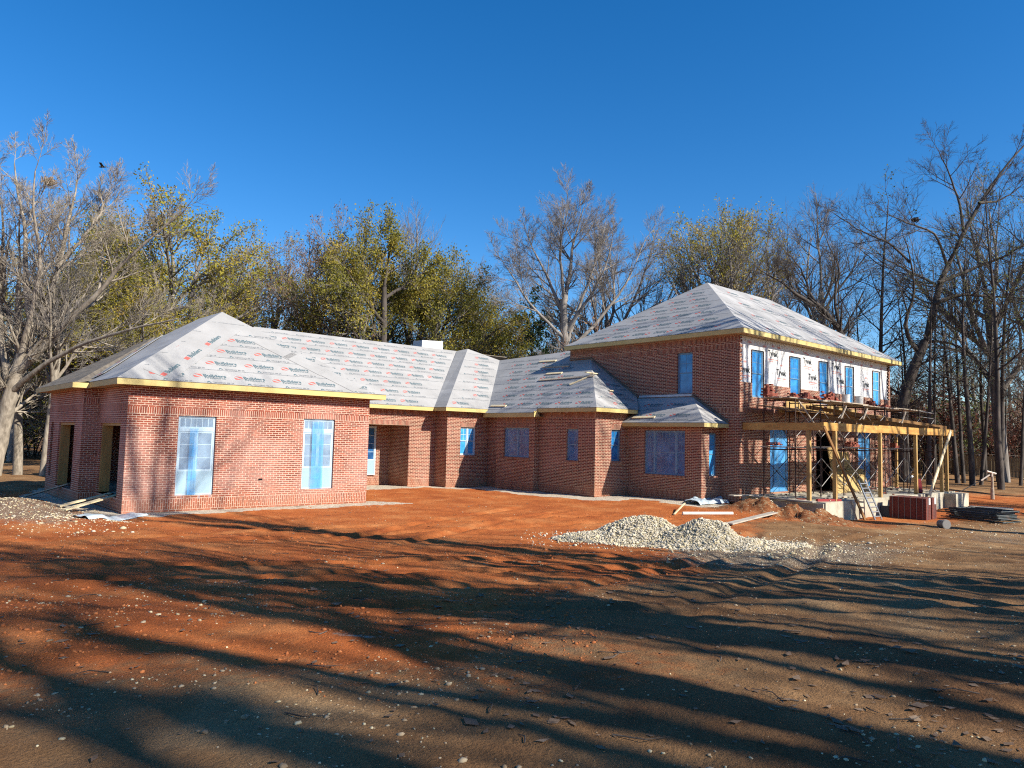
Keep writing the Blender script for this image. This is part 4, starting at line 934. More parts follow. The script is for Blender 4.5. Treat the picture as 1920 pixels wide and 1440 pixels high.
for (u, nx, ny, nz, lb, s) in ((1444, 4, 3, 8, 'tall stack of loose red bricks nearest the house corner on the upper planks', 1), (1512, 5, 3, 5, 'low stack of red bricks between the first and second upper windows', 2),
                               (1560, 8, 3, 8, 'widest heap of red bricks on the upper planks beside a bucket', 3), (1490, 3, 3, 4, 'little brick stack at the foot of the second upper window', 11), (1536, 3, 2, 4, 'little brick stack at the foot of the middle upper window', 12), (1660, 4, 3, 3, 'last low brick stack, at the far end of the upper planks', 13), (1637, 4, 3, 5, 'small brick stack near the far end of the upper planks, below the last window', 4)):
    a = PA(u, 735, 15.6)[0]; brickpile(a, 15.65, zu, nx, ny, nz, lb, s)
for (u, z, n1, n2, n3, lb, s) in ((1452, 2.47, 4, 3, 2, 'few red bricks on the lower planks before the first blue door', 5), (1598, 2.47, 5, 3, 4, 'dark brick pile in the middle of the lower planks', 6), (1678, 2.47, 3, 3, 4, 'sunlit brick pile on the lower planks past the house corner', 7), (1650, 2.47, 3, 2, 2, 'small heap of bricks by the far blue door', 8)):
    a = PA(u, 830, 15.4)[0]; brickpile(min(a, 42.0), 15.4, z, n1, n2, n3, lb, s)
def bucket(p, label, axis=(0, 0, 1), r=.15, h=.37, m='bucket', dark=False):
    t = thing('bucket', p, label, 'bucket'); ax = Vector(axis).normalized(); P = Vector(p); mb = MB()
    mb.tube([P, P+ax*.02, P+ax*h*.9, P+ax*h], [r*.86, r*.88, r*.98, r*1.04], m, 20); mb.build('body', t)
    mb = MB(); a = ax.cross(Vector((.3, 1, .2))).normalized(); c = P+ax*h*.85
    mb.tube([c+a*r*1.05, c+a*r*.8-ax.cross(a)*r*.8, c-ax.cross(a)*r*1.12, c-a*r*.8-ax.cross(a)*r*.8, c-a*r*1.05], .006, 'galv', 5); mb.build('handle', t)
    mb = MB(); mb.tube([P+ax*(h+.001), P+ax*(h+.004)], r*.93, 'greywood' if not dark else 'galv', 18); mb.build('lid' if dark else 'mortar_fill', t)
for u, lb in ((1586, 'mortar spattered bucket beside the widest brick heap on the scaffold'), (1611, 'second white bucket on the scaffold, nearer the far end')):
    p = PA(u, 740, 15.5); bucket((p[0], 15.5, zu-.02), lb, r=.19, h=.46)
# ladder
LD = thing('ladder', PG(1650, 974), 'silver ladder leaning on the edge of the porch slab', 'ladder')
f0 = PG(1641, 975); t0_ = PA(1609, 900, 13.28); sd = np.array([.52, -.06, 0])
part('rail', lambda q: q.bar(f0, t0_, .04, .10, 'alu', (1, 0, 0)), LD); part('rail', lambda q: q.bar(f0+sd, t0_+sd, .03, .09, 'alu', (1, 0, 0)), LD)
for k in range(8):
    t = .08+k*.118; c = f0+(t0_-f0)*t; part('rung', lambda q: q.tube([c, c+sd], .028, 'alu', 6), LD)
# plywood leaning in front of the dark doorway
def leaning(a0, a1, b0, b1, z1, label, m='osb', skew=0.):
    mb = MB(); z0 = .30; mb.hexa([(a0, b0, z0), (a1, b0+skew, z0), (a1, b0+skew+.02, z0), (a0, b0+.02, z0), (a0+.02, b1, z1), (a1+.02, b1+skew, z1), (a1+.02, b1+skew+.02, z1), (a0+.02, b1+.02, z1)], m); tag(mb.build('plywood_sheet'), label, 'plywood sheet', 'plywood sheets on the porch')
leaning(35.9, 37.1, 16.35, 16.8, 2.45, 'tall plywood sheet leaning across the dark doorway')
leaning(37.25, 38.3, 16.45, 16.8, 2.2, 'second upright plywood sheet right of the dark doorway')
mb = MB(); mb.hexa([(34.3, 15.5, .30), (38.7, 15.9, .30), (38.7, 15.93, .30), (34.3, 15.53, .30), (35.1, 16.3, 1.25), (39.6, 16.6, 1.35), (39.6, 16.63, 1.35), (35.1, 16.33, 1.25)], 'osb'); tag(mb.build('plywood_sheet'), 'low slanted plywood sheet propped on its long edge by the doorway', 'plywood sheet', 'plywood sheets on the porch')
# clutter on the slab
mb = MB(); g_ = random.Random(4)
for k in range(170):
    a = g_.uniform(28.6, 42.5); b = g_.uniform(13.5, 16.6); l = g_.uniform(.05, .35); t = g_.uniform(0, PI); z = .30+g_.uniform(.012, .05)
    mb.bar((a, b, z), (a+l*math.cos(t), b+l*math.sin(t), z+.003), g_.uniform(.03, .12), g_.uniform(.015, .05), g_.choice(['rbrick', 'oldwood', 'greywood', 'dark', 'stoneg', 'lumberp']))
tag(mb.build('porch_debris', origin=(35, 15, .3)), 'offcuts and brick bits littering the porch slab', 'debris', kind='stuff')
def loose(name, p, q, wd, th, m, label, cat, grp=None, up=(0, 0, 1)):
    mb = MB(); mb.bar(p, q, wd, th, m, up); return tag(mb.build(name), label, cat, grp)
def gp(u, v, lift=.03): p = PG(u, v); p[2] += lift; return p
loose('plank', (28.25, 16.7, .33), (28.0, 13.6, .31), .28, .04, 'greywood', 'pale plank along the left edge of the porch slab', 'plank')
loose('plank', (27.2, 16.75, .36), (29.6, 16.1, .36), .30, .04, 'greywood', 'pale board jutting out at the corner of the house over the slab edge', 'plank')
loose('steel_lintel', (28.5, 13.75, .35), (29.7, 13.36, .33), .12, .10, 'redp', 'dark red steel lintel lying at the front corner of the slab', 'steel lintel')
loose('plank', gp(1366, 984), gp(1452, 966, .1), .26, .04, 'greywood', 'pale plank lying on the dirt in front of the porch', 'plank')
mb = MB(); mb.tube([gp(1280, 966, .06), gp(1374, 966, .06)], .06, 'pvc', 12); tag(mb.build('pipe'), 'straight pale pipe lying behind the gravel pile', 'pipe')
loose('lath', gp(1264, 966, .03), gp(1284, 956, .25), .05, .03, 'lumberp', 'short pale lath sticking up behind the gravel pile', 'lath')
loose('plank', gp(1500, 1000), gp(1545, 1003), .12, .03, 'lumberp', 'small board on the sandy ground below the porch', 'plank') if False else None
# ramps at the garage openings
for (lu, lv, hu, hv, a, m, lb) in ((119, 958, 218, 932, 6.2, 'lumberp', 'nearest plank ramp leading up into the garage opening'), (110, 951, 206, 927, 6.2, 'lumberp', 'second plank ramp into the nearer garage opening'), (48, 932, 131, 907, 5.75, 'oldwood', 'plank ramp into the far garage opening, coloured dark for its shade')):  # far ramp gets the darker board colour to carry its shade
    hgh = PB(hu, hv, a); hgh[2] = max(hgh[2], .45); loose('ramp_plank', gp(lu, lv, .03), hgh, .2, .04, m, lb, 'plank', 'plank ramps at the garage')
def crumple(u0, v0, u1, v1, wdt, m, label, seed, h=.05):
    p, q = PG(u0, v0), PG(u1, v1); nx, ny = 26, 10; d = q-p; d[2] = 0; L_ = np.linalg.norm(d); d /= L_; s_ = np.array([-d[1], d[0], 0]); V = []
    for i in range(nx):
        for j in range(ny):
            x = p+d*L_*i/(nx-1)+s_*wdt*(j/(ny-1)-.5)*(.75+.5*float(fbm(np.array([i*.3]), np.array([seed*1.])))); z = ZG(x[0], x[1])+.012+h*abs(float(fbm(np.array([i*.35+seed]), np.array([j*.4]), 3, seed)))*(1 if 0 < j < ny-1 else .1); V.append((x[0], x[1], z))
    Q = [(i*ny+j, (i+1)*ny+j, (i+1)*ny+j+1, i*ny+j+1) for i in range(nx-1) for j in range(ny-1)]
    V = np.array(V); o_ = V.mean(0); me = npmesh('plastic_sheet', V-o_, Q, [m], smooth=True); return tag(link(me, 'plastic_sheet', loc=o_), label, 'plastic sheet')
crumple(150, 972, 262, 966, .55, 'sheet', 'grey plastic sheet lying at the near garage corner', 3, .10)
crumple(1296, 946, 1352, 942, .8, 'sheet', 'crumpled plastic sheet on the ground by the bay corner', 5, .35)
# strapped cubes of brick
def cube(a0, b0, label):
    z = ZG(a0+.2, b0+.7)-.03; t = thing('brick_cube', (a0+.25, b0+.75, z), label, 'brick pallet', 'strapped brick cubes'); mb = MB(); g_ = random.Random(int(a0*7))
    for k in range(15):
        for j in range(7):
            for i in range(2):
                mb.box(a0+i*.27+.004, a0+i*.27+.262+g_.uniform(-.006, .006), b0+j*.208+.003, b0+j*.208+.203, z+k*.062+.002, z+k*.062+.058, 'dbrick')
    mb.build('bricks', t); mb = MB()
    for j in range(6):
        b = b0+.12+j*.24; mb.box(a0-.006, a0-.003, b, b+.02, z, z+.94, 'galv'); mb.box(a0-.006, a0+.55, b, b+.02, z+.932, z+.936, 'galv')
    for i in range(3): a = a0+.1+i*.16; mb.box(a, a+.02, b0-.006, b0-.002, z, z+.94, 'galv')
    mb.build('straps', t); part('tag', lambda q: q.box(a0+.28, a0+.45, b0-.012, b0-.008, z+.66, z+.93, 'white'), t)
pc = PG(1737, 976); cube(pc[0], pc[1], 'nearer strapped cube of dark red bricks by the slab'); cube(pc[0]+1.1, pc[1]+.15, 'farther strapped cube of bricks behind the first one')
for u, lb in ((1662, 'left one of two dark blocks standing against the slab face'), (1675, 'right one of two dark blocks standing against the slab face')):
    p = PA(u, 968, 13.05); z = ZG(p[0], 12.95); mb = MB()
    mb.hexa([(p[0]-.15, 12.85, z-.02), (p[0]+.15, 12.85, z-.02), (p[0]+.15, 13.2, z-.02), (p[0]-.15, 13.2, z-.02), (p[0]-.11, 12.92, z+.44), (p[0]+.13, 12.92, z+.44), (p[0]+.13, 13.25, z+.44), (p[0]-.11, 13.25, z+.44)], 'dark'); tag(mb.build('dark_block'), lb, 'block')
pb_ = PG(1779, 992); bucket((pb_[0]+.15, pb_[1]+.35, pb_[2]+.16), 'grey bucket lying on its side in front of the stacked steel frames', (-.55, -.83, .02), r=.17, h=.36, m='galv', dark=True)
# pile of dismantled frames
FPp = thing('frame_pile', PG(1815, 978), 'pile of dismantled dark steel scaffold frames lying flat on the dirt', 'frame pile')
p0 = PG(1772, 972); p1 = PG(1868, 982)
dx = (p1-p0); dx[2] = 0; Ln = np.linalg.norm(dx); dx /= Ln; dy = np.array([-dx[1], dx[0], 0]); g_ = random.Random(2)
for k in range(9):
    z = min(p0[2], p1[2])+.05+k*.055; o0 = p0*1.; o0[2] = z; o0 = o0+dx*g_.uniform(-.15, .2)+dy*g_.uniform(-.1, .1)
    def fr_(q):
        a_, b_, c_, d_ = o0, o0+dx*min(Ln, 3.2), o0+dx*min(Ln, 3.2)+dy*1.4, o0+dy*1.4
        for (x, y) in ((a_, b_), (d_, c_), (b_, c_), (a_+dx*.3, d_+dx*.3)): q.tube([x, y], .024, 'dsteel', 6)
        for t in (.35, .7, 1.05): q.tube([a_+dy*t, a_+dy*t+dx*1.6], .014, 'galv' if k % 3 == 0 else 'dsteel', 5)
    part('frame', fr_, FPp)
pp = PG(1858, 960); mb = MB(); mb.box(-1.3, 1.3, -.9, .9, .0, .05, 'greywood')
for j in range(4): mb.box(-1.28, 1.28, -.85+j*.5, -.75+j*.5, .05, .14, 'lumberp')
mb.box(-1.3, 1.3, -.9, .9, .14, .17, 'greywood'); o = mb.build('pallet', origin=(0, 0, 0)); o.location = tuple(pp); o.rotation_euler[2] = .25; tag(o, 'pale flat pallet on the ground beyond the steel frames', 'pallet')
# slab clutter seen beside the brick cubes
mb = MB(); p = PA(1728, 926, 13.7); mb.bar((p[0]-.3, 13.7, .33), (p[0]+.05, 13.9, .95), .3, .1, 'redp'); tag(mb.build('case'), 'small dark red case leaning on the porch slab', 'case')
mb = MB(); p = PA(1707, 927, 14.); mb.tube([(p[0]-.2, 14, .3), (p[0]+.45, 14.1, 1.05)], .02, 'steel', 6); mb.tube([(p[0]+.40, 14.09, 1.05), (p[0]+.62, 14.12, 1.08)], .05, 'white', 8); tag(mb.build('hoe'), 'mortar hoe leaning with its pale head up on the slab', 'hoe')
# standpipe
SP = thing('standpipe', PG(1861, 936), 'weathered standpipe with a tap and hose standing alone in the red clay', 'standpipe')
b_ = np.array(SP.location[:]); part('post', lambda q: q.tube([b_, b_+(0, 0, .65), b_+(.02, 0, .66), b_+(.02, 0, 1.35)], [.11, .10, .075, .07], 'oldwood', 8), SP)
part('tap', lambda q: (q.tube([b_+(0, 0, 1.35), b_+(0, 0, 1.62)], .06, 'pvc', 8), q.tube([b_+(-.25, .2, 1.66), b_+(.2, -.15, 1.52)], .06, 'pvc', 6), q.tube([b_+(-.1, .1, 1.45), b_+(-.45, .45, 1.1)], .045, 'pvc', 6)), SP)
part('hose', lambda q: q.tube([b_+(-.45, .45, 1.1), b_+(-.8, .9, .75), b_+(-1.3, 1.4, .35), b_+(-2.2, 2.2, .1)], .025, 'dark', 6), SP)

# fence
FN = thing('board_fence', PD(1800, 880, 66), 'weathered board fence with a flat top rail beyond the trees on the right', 'fence')
f0, f1 = PD(1500, 870, 80), PD(2080, 885, 60); n_ = 22
for k in range(n_+1):
    c = f0+(f1-f0)*k/n_; z = ZG(c[0], c[1]); part('post', lambda q: q.box(c[0]-.08, c[0]+.08, c[1]-.08, c[1]+.08, z-.1, z+1.95, 'fence'), FN)
    if k < n_:
        d = f0+(f1-f0)*(k+1)/n_; z2 = ZG(d[0], d[1])
        def pn(q):
            for j in range(11):
                s0, s1 = (j+.06)/11, (j+.94)/11; a = c+(d-c)*s0; b = c+(d-c)*s1; zz = z+(z2-z)*(j+.5)/11; off = .01*(j % 2)
                nn = np.array([(d-c)[1], -(d-c)[0], 0]); nn /= np.linalg.norm(nn)
                a = a+nn*(.10+off); b = b+nn*(.10+off); q.hexa([(a[0], a[1], zz+.05), (b[0], b[1], zz+.05), (b[0]-nn[0]*.02, b[1]-nn[1]*.02, zz+.05), (a[0]-nn[0]*.02, a[1]-nn[1]*.02, zz+.05), (a[0], a[1], zz+1.8), (b[0], b[1], zz+1.8), (b[0]-nn[0]*.02, b[1]-nn[1]*.02, zz+1.8), (a[0]-nn[0]*.02, a[1]-nn[1]*.02, zz+1.8)], 'fence')
        part('panel', pn, FN)
        part('top_rail', lambda q: q.bar((c[0], c[1], z+1.98), (d[0], d[1], z2+1.98), .34, .05, 'greywood'), FN)

# gravel pile: a mound dressed with stones
def pile():
    c = PG(1248, 1014); ax = np.array([.747, -.665]); ay = np.array([.665, .747]); SC = .82
    P = []; nx, ny = 110, 60
    def H(x, y):
        h1 = .72*np.exp(-(((x+.75)/1.3)**2+((y-.15)/.9)**2)); h2 = .66*np.exp(-(((x-1.0)/1.25)**2+((y+.75)/.95)**2)); h3 = .25*np.exp(-(((x+2.3)/.9)**2+((y+.1)/.7)**2)); h4 = .18*np.exp(-(((x-2.8)/1.2)**2+((y+.5)/.8)**2))
        h = np.maximum(np.maximum(h1, h2), np.maximum(h3, h4))+.10*(h1+h2); return h*(.86+.3*fbm(x*1.6+5, y*1.6, 4, 61))+.05*(fbm(x*6, y*6, 2, 66)-.5)*(h > .08)
    X, Y = np.meshgrid(np.linspace(-4.4, 4.6, nx), np.linspace(-2.6, 2.4, ny), indexing='ij'); A_ = c[0]+SC*(ax[0]*X+ay[0]*Y); B_ = c[1]+SC*(ax[1]*X+ay[1]*Y)
    Z_ = zg(A_, B_)+SC*H(X, Y)-.05; V = np.stack([A_, B_, Z_], -1).reshape(-1, 3); i = np.arange(nx-1)[:, None]; j = np.arange(ny-1)[None]
    Q = np.stack([i*ny+j, (i+1)*ny+j, (i+1)*ny+j+1, i*ny+j+1], -1).reshape(-1, 4)
    GP = thing('gravel_pile', c, 'heap of pale crushed gravel and sand dumped in the middle of the yard', 'gravel pile')
    me = npmesh('mound', V-np.array(c), Q, ['gravelbed'], smooth=True); link(me, 'mound', GP)
    g_ = np.random.default_rng(6); n = 44000; x = g_.uniform(-4.4, 4.6, n); y = g_.uniform(-2.6, 2.4, n); h = H(x, y); keep = (h > .05) | (g_.uniform(0, 1, n) < .10*np.exp(-((x/3.2)**2+(y/1.7)**2))*(1+(x > 0)))
    x, y, h = x[keep], y[keep], h[keep]; a = c[0]+SC*(ax[0]*x+ay[0]*y); b = c[1]+SC*(ax[1]*x+ay[1]*y); h = h*SC; s = g_.gamma(3, .0042, len(a))+.006
    me = stones('stones', np.column_stack([a, b, zg(a, b)+np.maximum(h-.04, 0)+s*.2])-np.array(c), s, ['stone', 'stoneg', 'stoneg'], 12, .75); o = link(me, 'stones', GP); o['kind'] = 'stuff'
M['gravelbed'] = mat('gravel_bed', (.30, .26, .18), .95, col2=(.60, .55, .42), vscale=9, bump=1., bscale=30)
pile()
# a bird far up on the left
BD = PD(193, 313, 40); mb = MB(); f_ = -CR; u_ = np.array([0, 0, 1.])
mb.tube([BD+f_*.22, BD+f_*.1, BD-f_*.05, BD-f_*.25], [.015, .05, .045, .01], 'dark', 8)
for s_ in (1, -1):
    w_ = CF*s_; mb.poly_solid([BD+f_*.08, BD-f_*.08, BD-f_*.14+w_*.42+u_*.12, BD-f_*.02+w_*.45+u_*.12], 'dark', .012)
tag(mb.build('bird', origin=BD), 'small dark bird gliding high over the left trees', 'bird')
# ================================================================== TREES
def nrm(v): return v/np.maximum(np.linalg.norm(v, axis=-1, keepdims=True), 1e-9)
class Tree:
    def __init__(s, seed): s.g = np.random.default_rng(seed); s.parts = {'trunk': [], 'crown': []}; s.leaves = []
    def poly(s, P, D, L, K_, wig, up, bend=None):
        pts = [P]; D = nrm(D); N_ = len(P); u = np.array([0, 0, 1.]); drift = s.g.normal(0, wig*.6, (N_, 3))
        for k in range(K_-1):
            D = nrm(D+s.g.normal(0, wig, (N_, 3))+drift/(K_)*1.2+u*up); P = P+D*(L/(K_-1))[:, None]; pts.append(P)
        return np.stack(pts, 1)
    def tube(s, pts, r0, r1, S, mi, part, pw=1.):
        N_, K_, _ = pts.shape; t = np.linspace(0, 1, K_)[None]**pw; r = r0[:, None]*(1-t)+r1[:, None]*t
        T = nrm(np.gradient(pts, axis=1)); ref = np.where(np.abs(T[..., 2:3]) > .9, np.array([1., 0, 0]), np.array([0, 0, 1.])); A_ = nrm(np.cross(T, ref)); B_ = np.cross(T, A_)
        an = np.arange(S)*2*PI/S; V = pts[:, :, None]+(A_[:, :, None]*np.cos(an)[:, None]+B_[:, :, None]*np.sin(an)[:, None])*r[..., None, None]
        b = (np.arange(N_)*K_*S)[:, None, None]; k = (np.arange(K_-1)*S)[None, :, None]; q = np.arange(S)[None, None]; q2 = (q+1) % S
        Q = np.stack([b+k+q, b+k+q2, b+k+S+q2, b+k+S+q], -1).reshape(-1, 4); s.parts[part].append((V.reshape(-1, 3), Q, mi))
    def kids(s, pts, L, r0, r1, M_, tmin, ang, lr, rr, tip=True, tp=1.):
        N_, K_, _ = pts.shape; t = tmin+(1-tmin)*((np.arange(M_)[None]+s.g.uniform(0, 1, (N_, M_)))/M_)**tp
        if tip: t[:, -1] = 1.
        x = t*(K_-1); i = np.minimum(x.astype(int), K_-2); f = (x-i)[..., None]; ii = np.arange(N_)[:, None]
        P = pts[ii, i]*(1-f)+pts[ii, i+1]*f; T = nrm(pts[ii, i+1]-pts[ii, i])
        rnd = s.g.normal(0, 1, (N_, M_, 3)); pr = nrm(rnd-(rnd*T).sum(-1, keepdims=True)*T)
        a = np.radians(ang)*s.g.uniform(.65, 1.35, (N_, M_)); 
        if tip: a[:, -1] *= .3
        D = T*np.cos(a)[..., None]+pr*np.sin(a)[..., None]
        Lc = L[:, None]*lr*(1.15-.55*t)*s.g.uniform(.7, 1.3, (N_, M_)); rad = (r0[:, None]*(1-t)+r1[:, None]*t)*rr
        return P.reshape(-1, 3), D.reshape(-1, 3), Lc.ravel(), rad.ravel()
    def run(s, levels, P, D, L, R, pts=None):
        for li, lv in enumerate(levels):
            K_, S, wig, up, taper, part, mi = lv['K'], lv['S'], lv['wig'], lv['up'], lv['taper'], lv['part'], lv.get('mi', 0)
            if pts is None: pts = s.poly(P, D, L, K_, wig, up)
            r1 = np.maximum(R*taper, .004); s.tube(pts, R, r1, S, mi, part)
            if 'leaf' in lv: s.leaf(pts, *lv['leaf'])
            if 'M' in lv: P, D, L, R = s.kids(pts, L, R, r1, lv['M'], lv['tmin'], lv['ang'], lv['lr'], lv['rr'], lv.get('tip', True), lv.get('tp', 1.))
            R = np.maximum(R, lv.get('rmin', .008)); pts = None
    def leaf(s, pts, n, size, mi, spread=.0, prob=1.):
        N_, K_, _ = pts.shape; t = s.g.uniform(.25, 1, (N_, n))*(K_-1); i = np.minimum(t.astype(int), K_-2); f = (t-i)[..., None]; ii = np.arange(N_)[:, None]
        c = (pts[ii, i]*(1-f)+pts[ii, i+1]*f).reshape(-1, 3)
        c = c[s.g.uniform(0, 1, len(c)) < prob]; m_ = len(c); c = c+s.g.normal(0, spread, (m_, 3))
        a = nrm(s.g.normal(0, 1, (m_, 3))); b = nrm(np.cross(a, s.g.normal(0, 1, (m_, 3)))); sz = size*s.g.uniform(.6, 1.4, (m_, 1))
        s.leaves.append((c, a*sz, b*sz*.6, mi))
    def meshes(s, nm, tmats, cmats):
        out = []
        lv, lq, lm, k = [], [], [], 0
        for (c, a, b, mi) in s.leaves:
            lv.append(np.stack([c-a, c-b*1., c+a, c+b*1.], 1).reshape(-1, 3)); n = len(c); lq.append(np.arange(4*n).reshape(-1, 4)+k); k += 4*n; lm.append(np.full(n, mi))
        for part, mats_ in (('trunk', tmats), ('crown', cmats)):
            Vs, Qs, Ms, k = [], [], [], 0
            for (V, Q, mi) in s.parts[part]: Vs.append(V); Qs.append(Q+k); k += len(V); Ms.append(np.full(len(Q), mi))
            if part == 'crown' and lv: Vs += lv; Qs += [q+k for q in lq]; Ms += lm
            out.append(npmesh(nm+'_'+part, np.vstack(Vs), np.vstack(Qs), mats_, mi=np.concatenate(Ms), smooth=False))
        return out
A1 = lambda x: np.array([x], float)
def decurrent(seed, h, r, tmats, cmats, leaf=None, n=(9, 8, 7, 6), trunk=.55, ang=38, lr1=.75, up=.05, wig=.07, fine=1., leaf3=None, tw=.0065):
    t = Tree(seed); lv = [dict(K=9, S=10, wig=wig*.35, up=.03, taper=.55, part='trunk', M=n[0], tmin=.42, ang=ang, lr=lr1, rr=.62, rmin=.03),
        dict(K=9, S=7, wig=wig, up=up, taper=.35, part='trunk', M=n[1], tmin=.22, ang=40, lr=.52, rr=.6, rmin=.022),
        dict(K=7, S=5, wig=wig*.9, up=up*1.2, taper=.35, part='trunk', M=n[2], tmin=.15, ang=36, lr=.55, rr=.55, rmin=.012),
        dict(K=5, S=4, wig=wig*.8, up=up*1.2, taper=.4, part='crown', M=n[3], tmin=.1, ang=34, lr=.58, rr=.55, rmin=tw),
        dict(K=4, S=3, wig=wig*.7, up=up, taper=.35, part='crown')]
    if leaf: lv[-1]['leaf'] = leaf
    if leaf3: lv[-2]['leaf'] = leaf3
    t.run(lv, np.zeros((1, 3)), np.array([[0, 0, 1.]]), A1(h*trunk), A1(r)); return t.meshes('tree', tmats, cmats)
def excurrent(seed, h, r, tmats, cmats, leaf=None, n=(34, 6, 5), t0=.45, ang=55, lr=.22, up=.03, tw=.008):
    t = Tree(seed); lv = [dict(K=14, S=9, wig=.018, up=.03, taper=.12, part='trunk', M=n[0], tmin=t0, ang=ang, lr=lr, rr=.45, rmin=.022),
        dict(K=7, S=5, wig=.09, up=up, taper=.4, part='crown', M=n[1], tmin=.2, ang=42, lr=.5, rr=.6, rmin=.015),
        dict(K=5, S=3, wig=.07, up=up, taper=.4, part='crown', M=n[2], tmin=.15, ang=40, lr=.6, rr=.6, rmin=tw),
        dict(K=3, S=3, wig=.08, up=.02, taper=.6, part='crown')]
    if leaf: lv[-1]['leaf'] = leaf
    t.run(lv, np.zeros((1, 3)), np.array([[.02, 0, 1.]]), A1(h), A1(r)); return t.meshes('tree', tmats, cmats)
def shrub(seed, h, mats_t, mats_c, leaf, stems=7, n=(7, 6), tw=.012):
    t = Tree(seed); g_ = t.g; D = nrm(np.column_stack([g_.normal(0, .35, stems), g_.normal(0, .35, stems), np.ones(stems)]))
    lv = [dict(K=7, S=5, wig=.08, up=.04, taper=.3, part='trunk', M=n[0], tmin=.1, ang=42, lr=.45, rr=.55, rmin=.014),
          dict(K=5, S=3, wig=.12, up=.04, taper=.5, part='crown', M=n[1], tmin=.1, ang=42, lr=.55, rr=.65, rmin=tw), dict(K=3, S=3, wig=.15, up=.02, taper=.6, part='crown', leaf=leaf)]
    t.run(lv, g_.normal(0, h*.06, (stems, 3))*[1, 1, 0], D, h*g_.uniform(.6, .95, stems), np.full(stems, h*.011)); return t.meshes('shrub', mats_t, mats_c)
gt, dk = ['bark_grey'], ['bark_dark']
TP = {}
TP['bareA'] = decurrent(1, 18, .30, gt, gt, n=(9, 8, 8, 7), trunk=.52)
TP['bareB'] = decurrent(2, 19, .26, gt, gt, n=(10, 8, 8, 6), trunk=.62, ang=30, lr1=.6)
TP['tan'] = decurrent(3, 17, .28, gt, ['bark_grey', 'leaf_brown'], leaf=(4, .05, 1, .07, .5), n=(10, 8, 7, 6), trunk=.6, ang=34, lr1=.6)
TP['olive'] = decurrent(4, 17, .32, dk, ['bark_grey', 'leaf_olive'], leaf=(13, .062, 1, .20, .85), n=(10, 8, 7, 6), trunk=.6, ang=52, lr1=.62, up=.025)
TP['gold'] = decurrent(5, 16, .28, gt, ['bark_grey', 'leaf_gold'], leaf=(6, .058, 1, .15, .65), n=(10, 8, 7, 6), trunk=.6, ang=50, lr1=.62, up=.025)
TP['palegreen'] = decurrent(6, 17, .26, gt, ['bark_grey', 'leaf_gold'], leaf=(4, .055, 1, .12, .55), n=(8, 8, 7, 6), trunk=.62, ang=32, lr1=.6)
TP['pine'] = excurrent(7, 13, .22, dk, ['bark_dark', 'leaf_pine'], leaf=(7, .11, 1, .10), n=(46, 6, 5), t0=.25, ang=68, lr=.26, up=.04)
TP['pole'] = excurrent(8, 21, .24, dk, ['bark_dark', 'leaf_green'], leaf=(2, .075, 1, .10, .55), n=(22, 5, 5), t0=.38, ang=50, lr=.20)
TP['poleB'] = excurrent(9, 20, .17, dk, ['bark_dark', 'leaf_green'], leaf=(1, .075, 1, .10, .6), n=(20, 5, 4), t0=.35, ang=46, lr=.18)
TP['rust'] = shrub(10, 5.0, dk, ['bark_dark', 'leaf_rust'], (6, .075, 1, .10, .8), 8, (8, 7))
TP['under'] = shrub(11, 6.5, gt, ['bark_grey', 'leaf_gold'], (4, .075, 1, .12, .7), 8, (9, 8))
TP['underb'] = shrub(12, 6.5, ['twig_red'], ['twig_red', 'leaf_brown'], (2, .07, 1, .1, .5), 10, (9, 9))
TP['underg'] = shrub(13, 5.5, dk, ['bark_dark', 'leaf_green'], (5, .08, 1, .12, .8), 8, (8, 8))
used_t = set()
def plant(key, a, b, s, label, group=None, cat='tree', name='tree', rot=None, sz=None, z=None):
    z = ZG(a, b)-.12 if z is None else z
    o_ = thing(name, (a, b, z), label, cat, group); o_.scale = (s, s, sz or s); o_.rotation_euler[2] = random.uniform(0, 2*PI) if rot is None else rot
    if key in ('pole', 'poleB'): o_.rotation_euler[0] = random.uniform(-.07, .07); o_.rotation_euler[1] = random.uniform(-.07, .07)
    for nm_, me in zip(('trunk', 'crown') if cat == 'tree' else ('stems', 'foliage'), TP[key]):
        c = bpy.data.objects.new(nm_, me); COL.objects.link(c); c.parent = o_
    return o_
HT = dict(bareA=18, bareB=19, tan=17, olive=17, gold=16, palegreen=17, pine=13, pole=21, poleB=20, rust=5, under=6.5, underb=6.5, underg=5.5)
HHx = None
def tall(key): return max((v.co.z for v in TP[key][1].vertices))
HH = {k: float(np.percentile(np.array([v.co.z for v in TP[k][1].vertices][::7]), 99.3)) for k in TP}
def at(u, d): p = PD(u, 850, d); return p[0], p[1]
def plant_px(key, u, vtop, d, label, group=None, cat='tree', name='tree', rot=None, squash=1.):
    a, b = at(u, d); top = PD(u, vtop, d)[2]; zb = ZG(a, b); s = (top-zb)/HH[key]; return plant(key, a, b, s*squash, label, group, cat, name, rot, s)
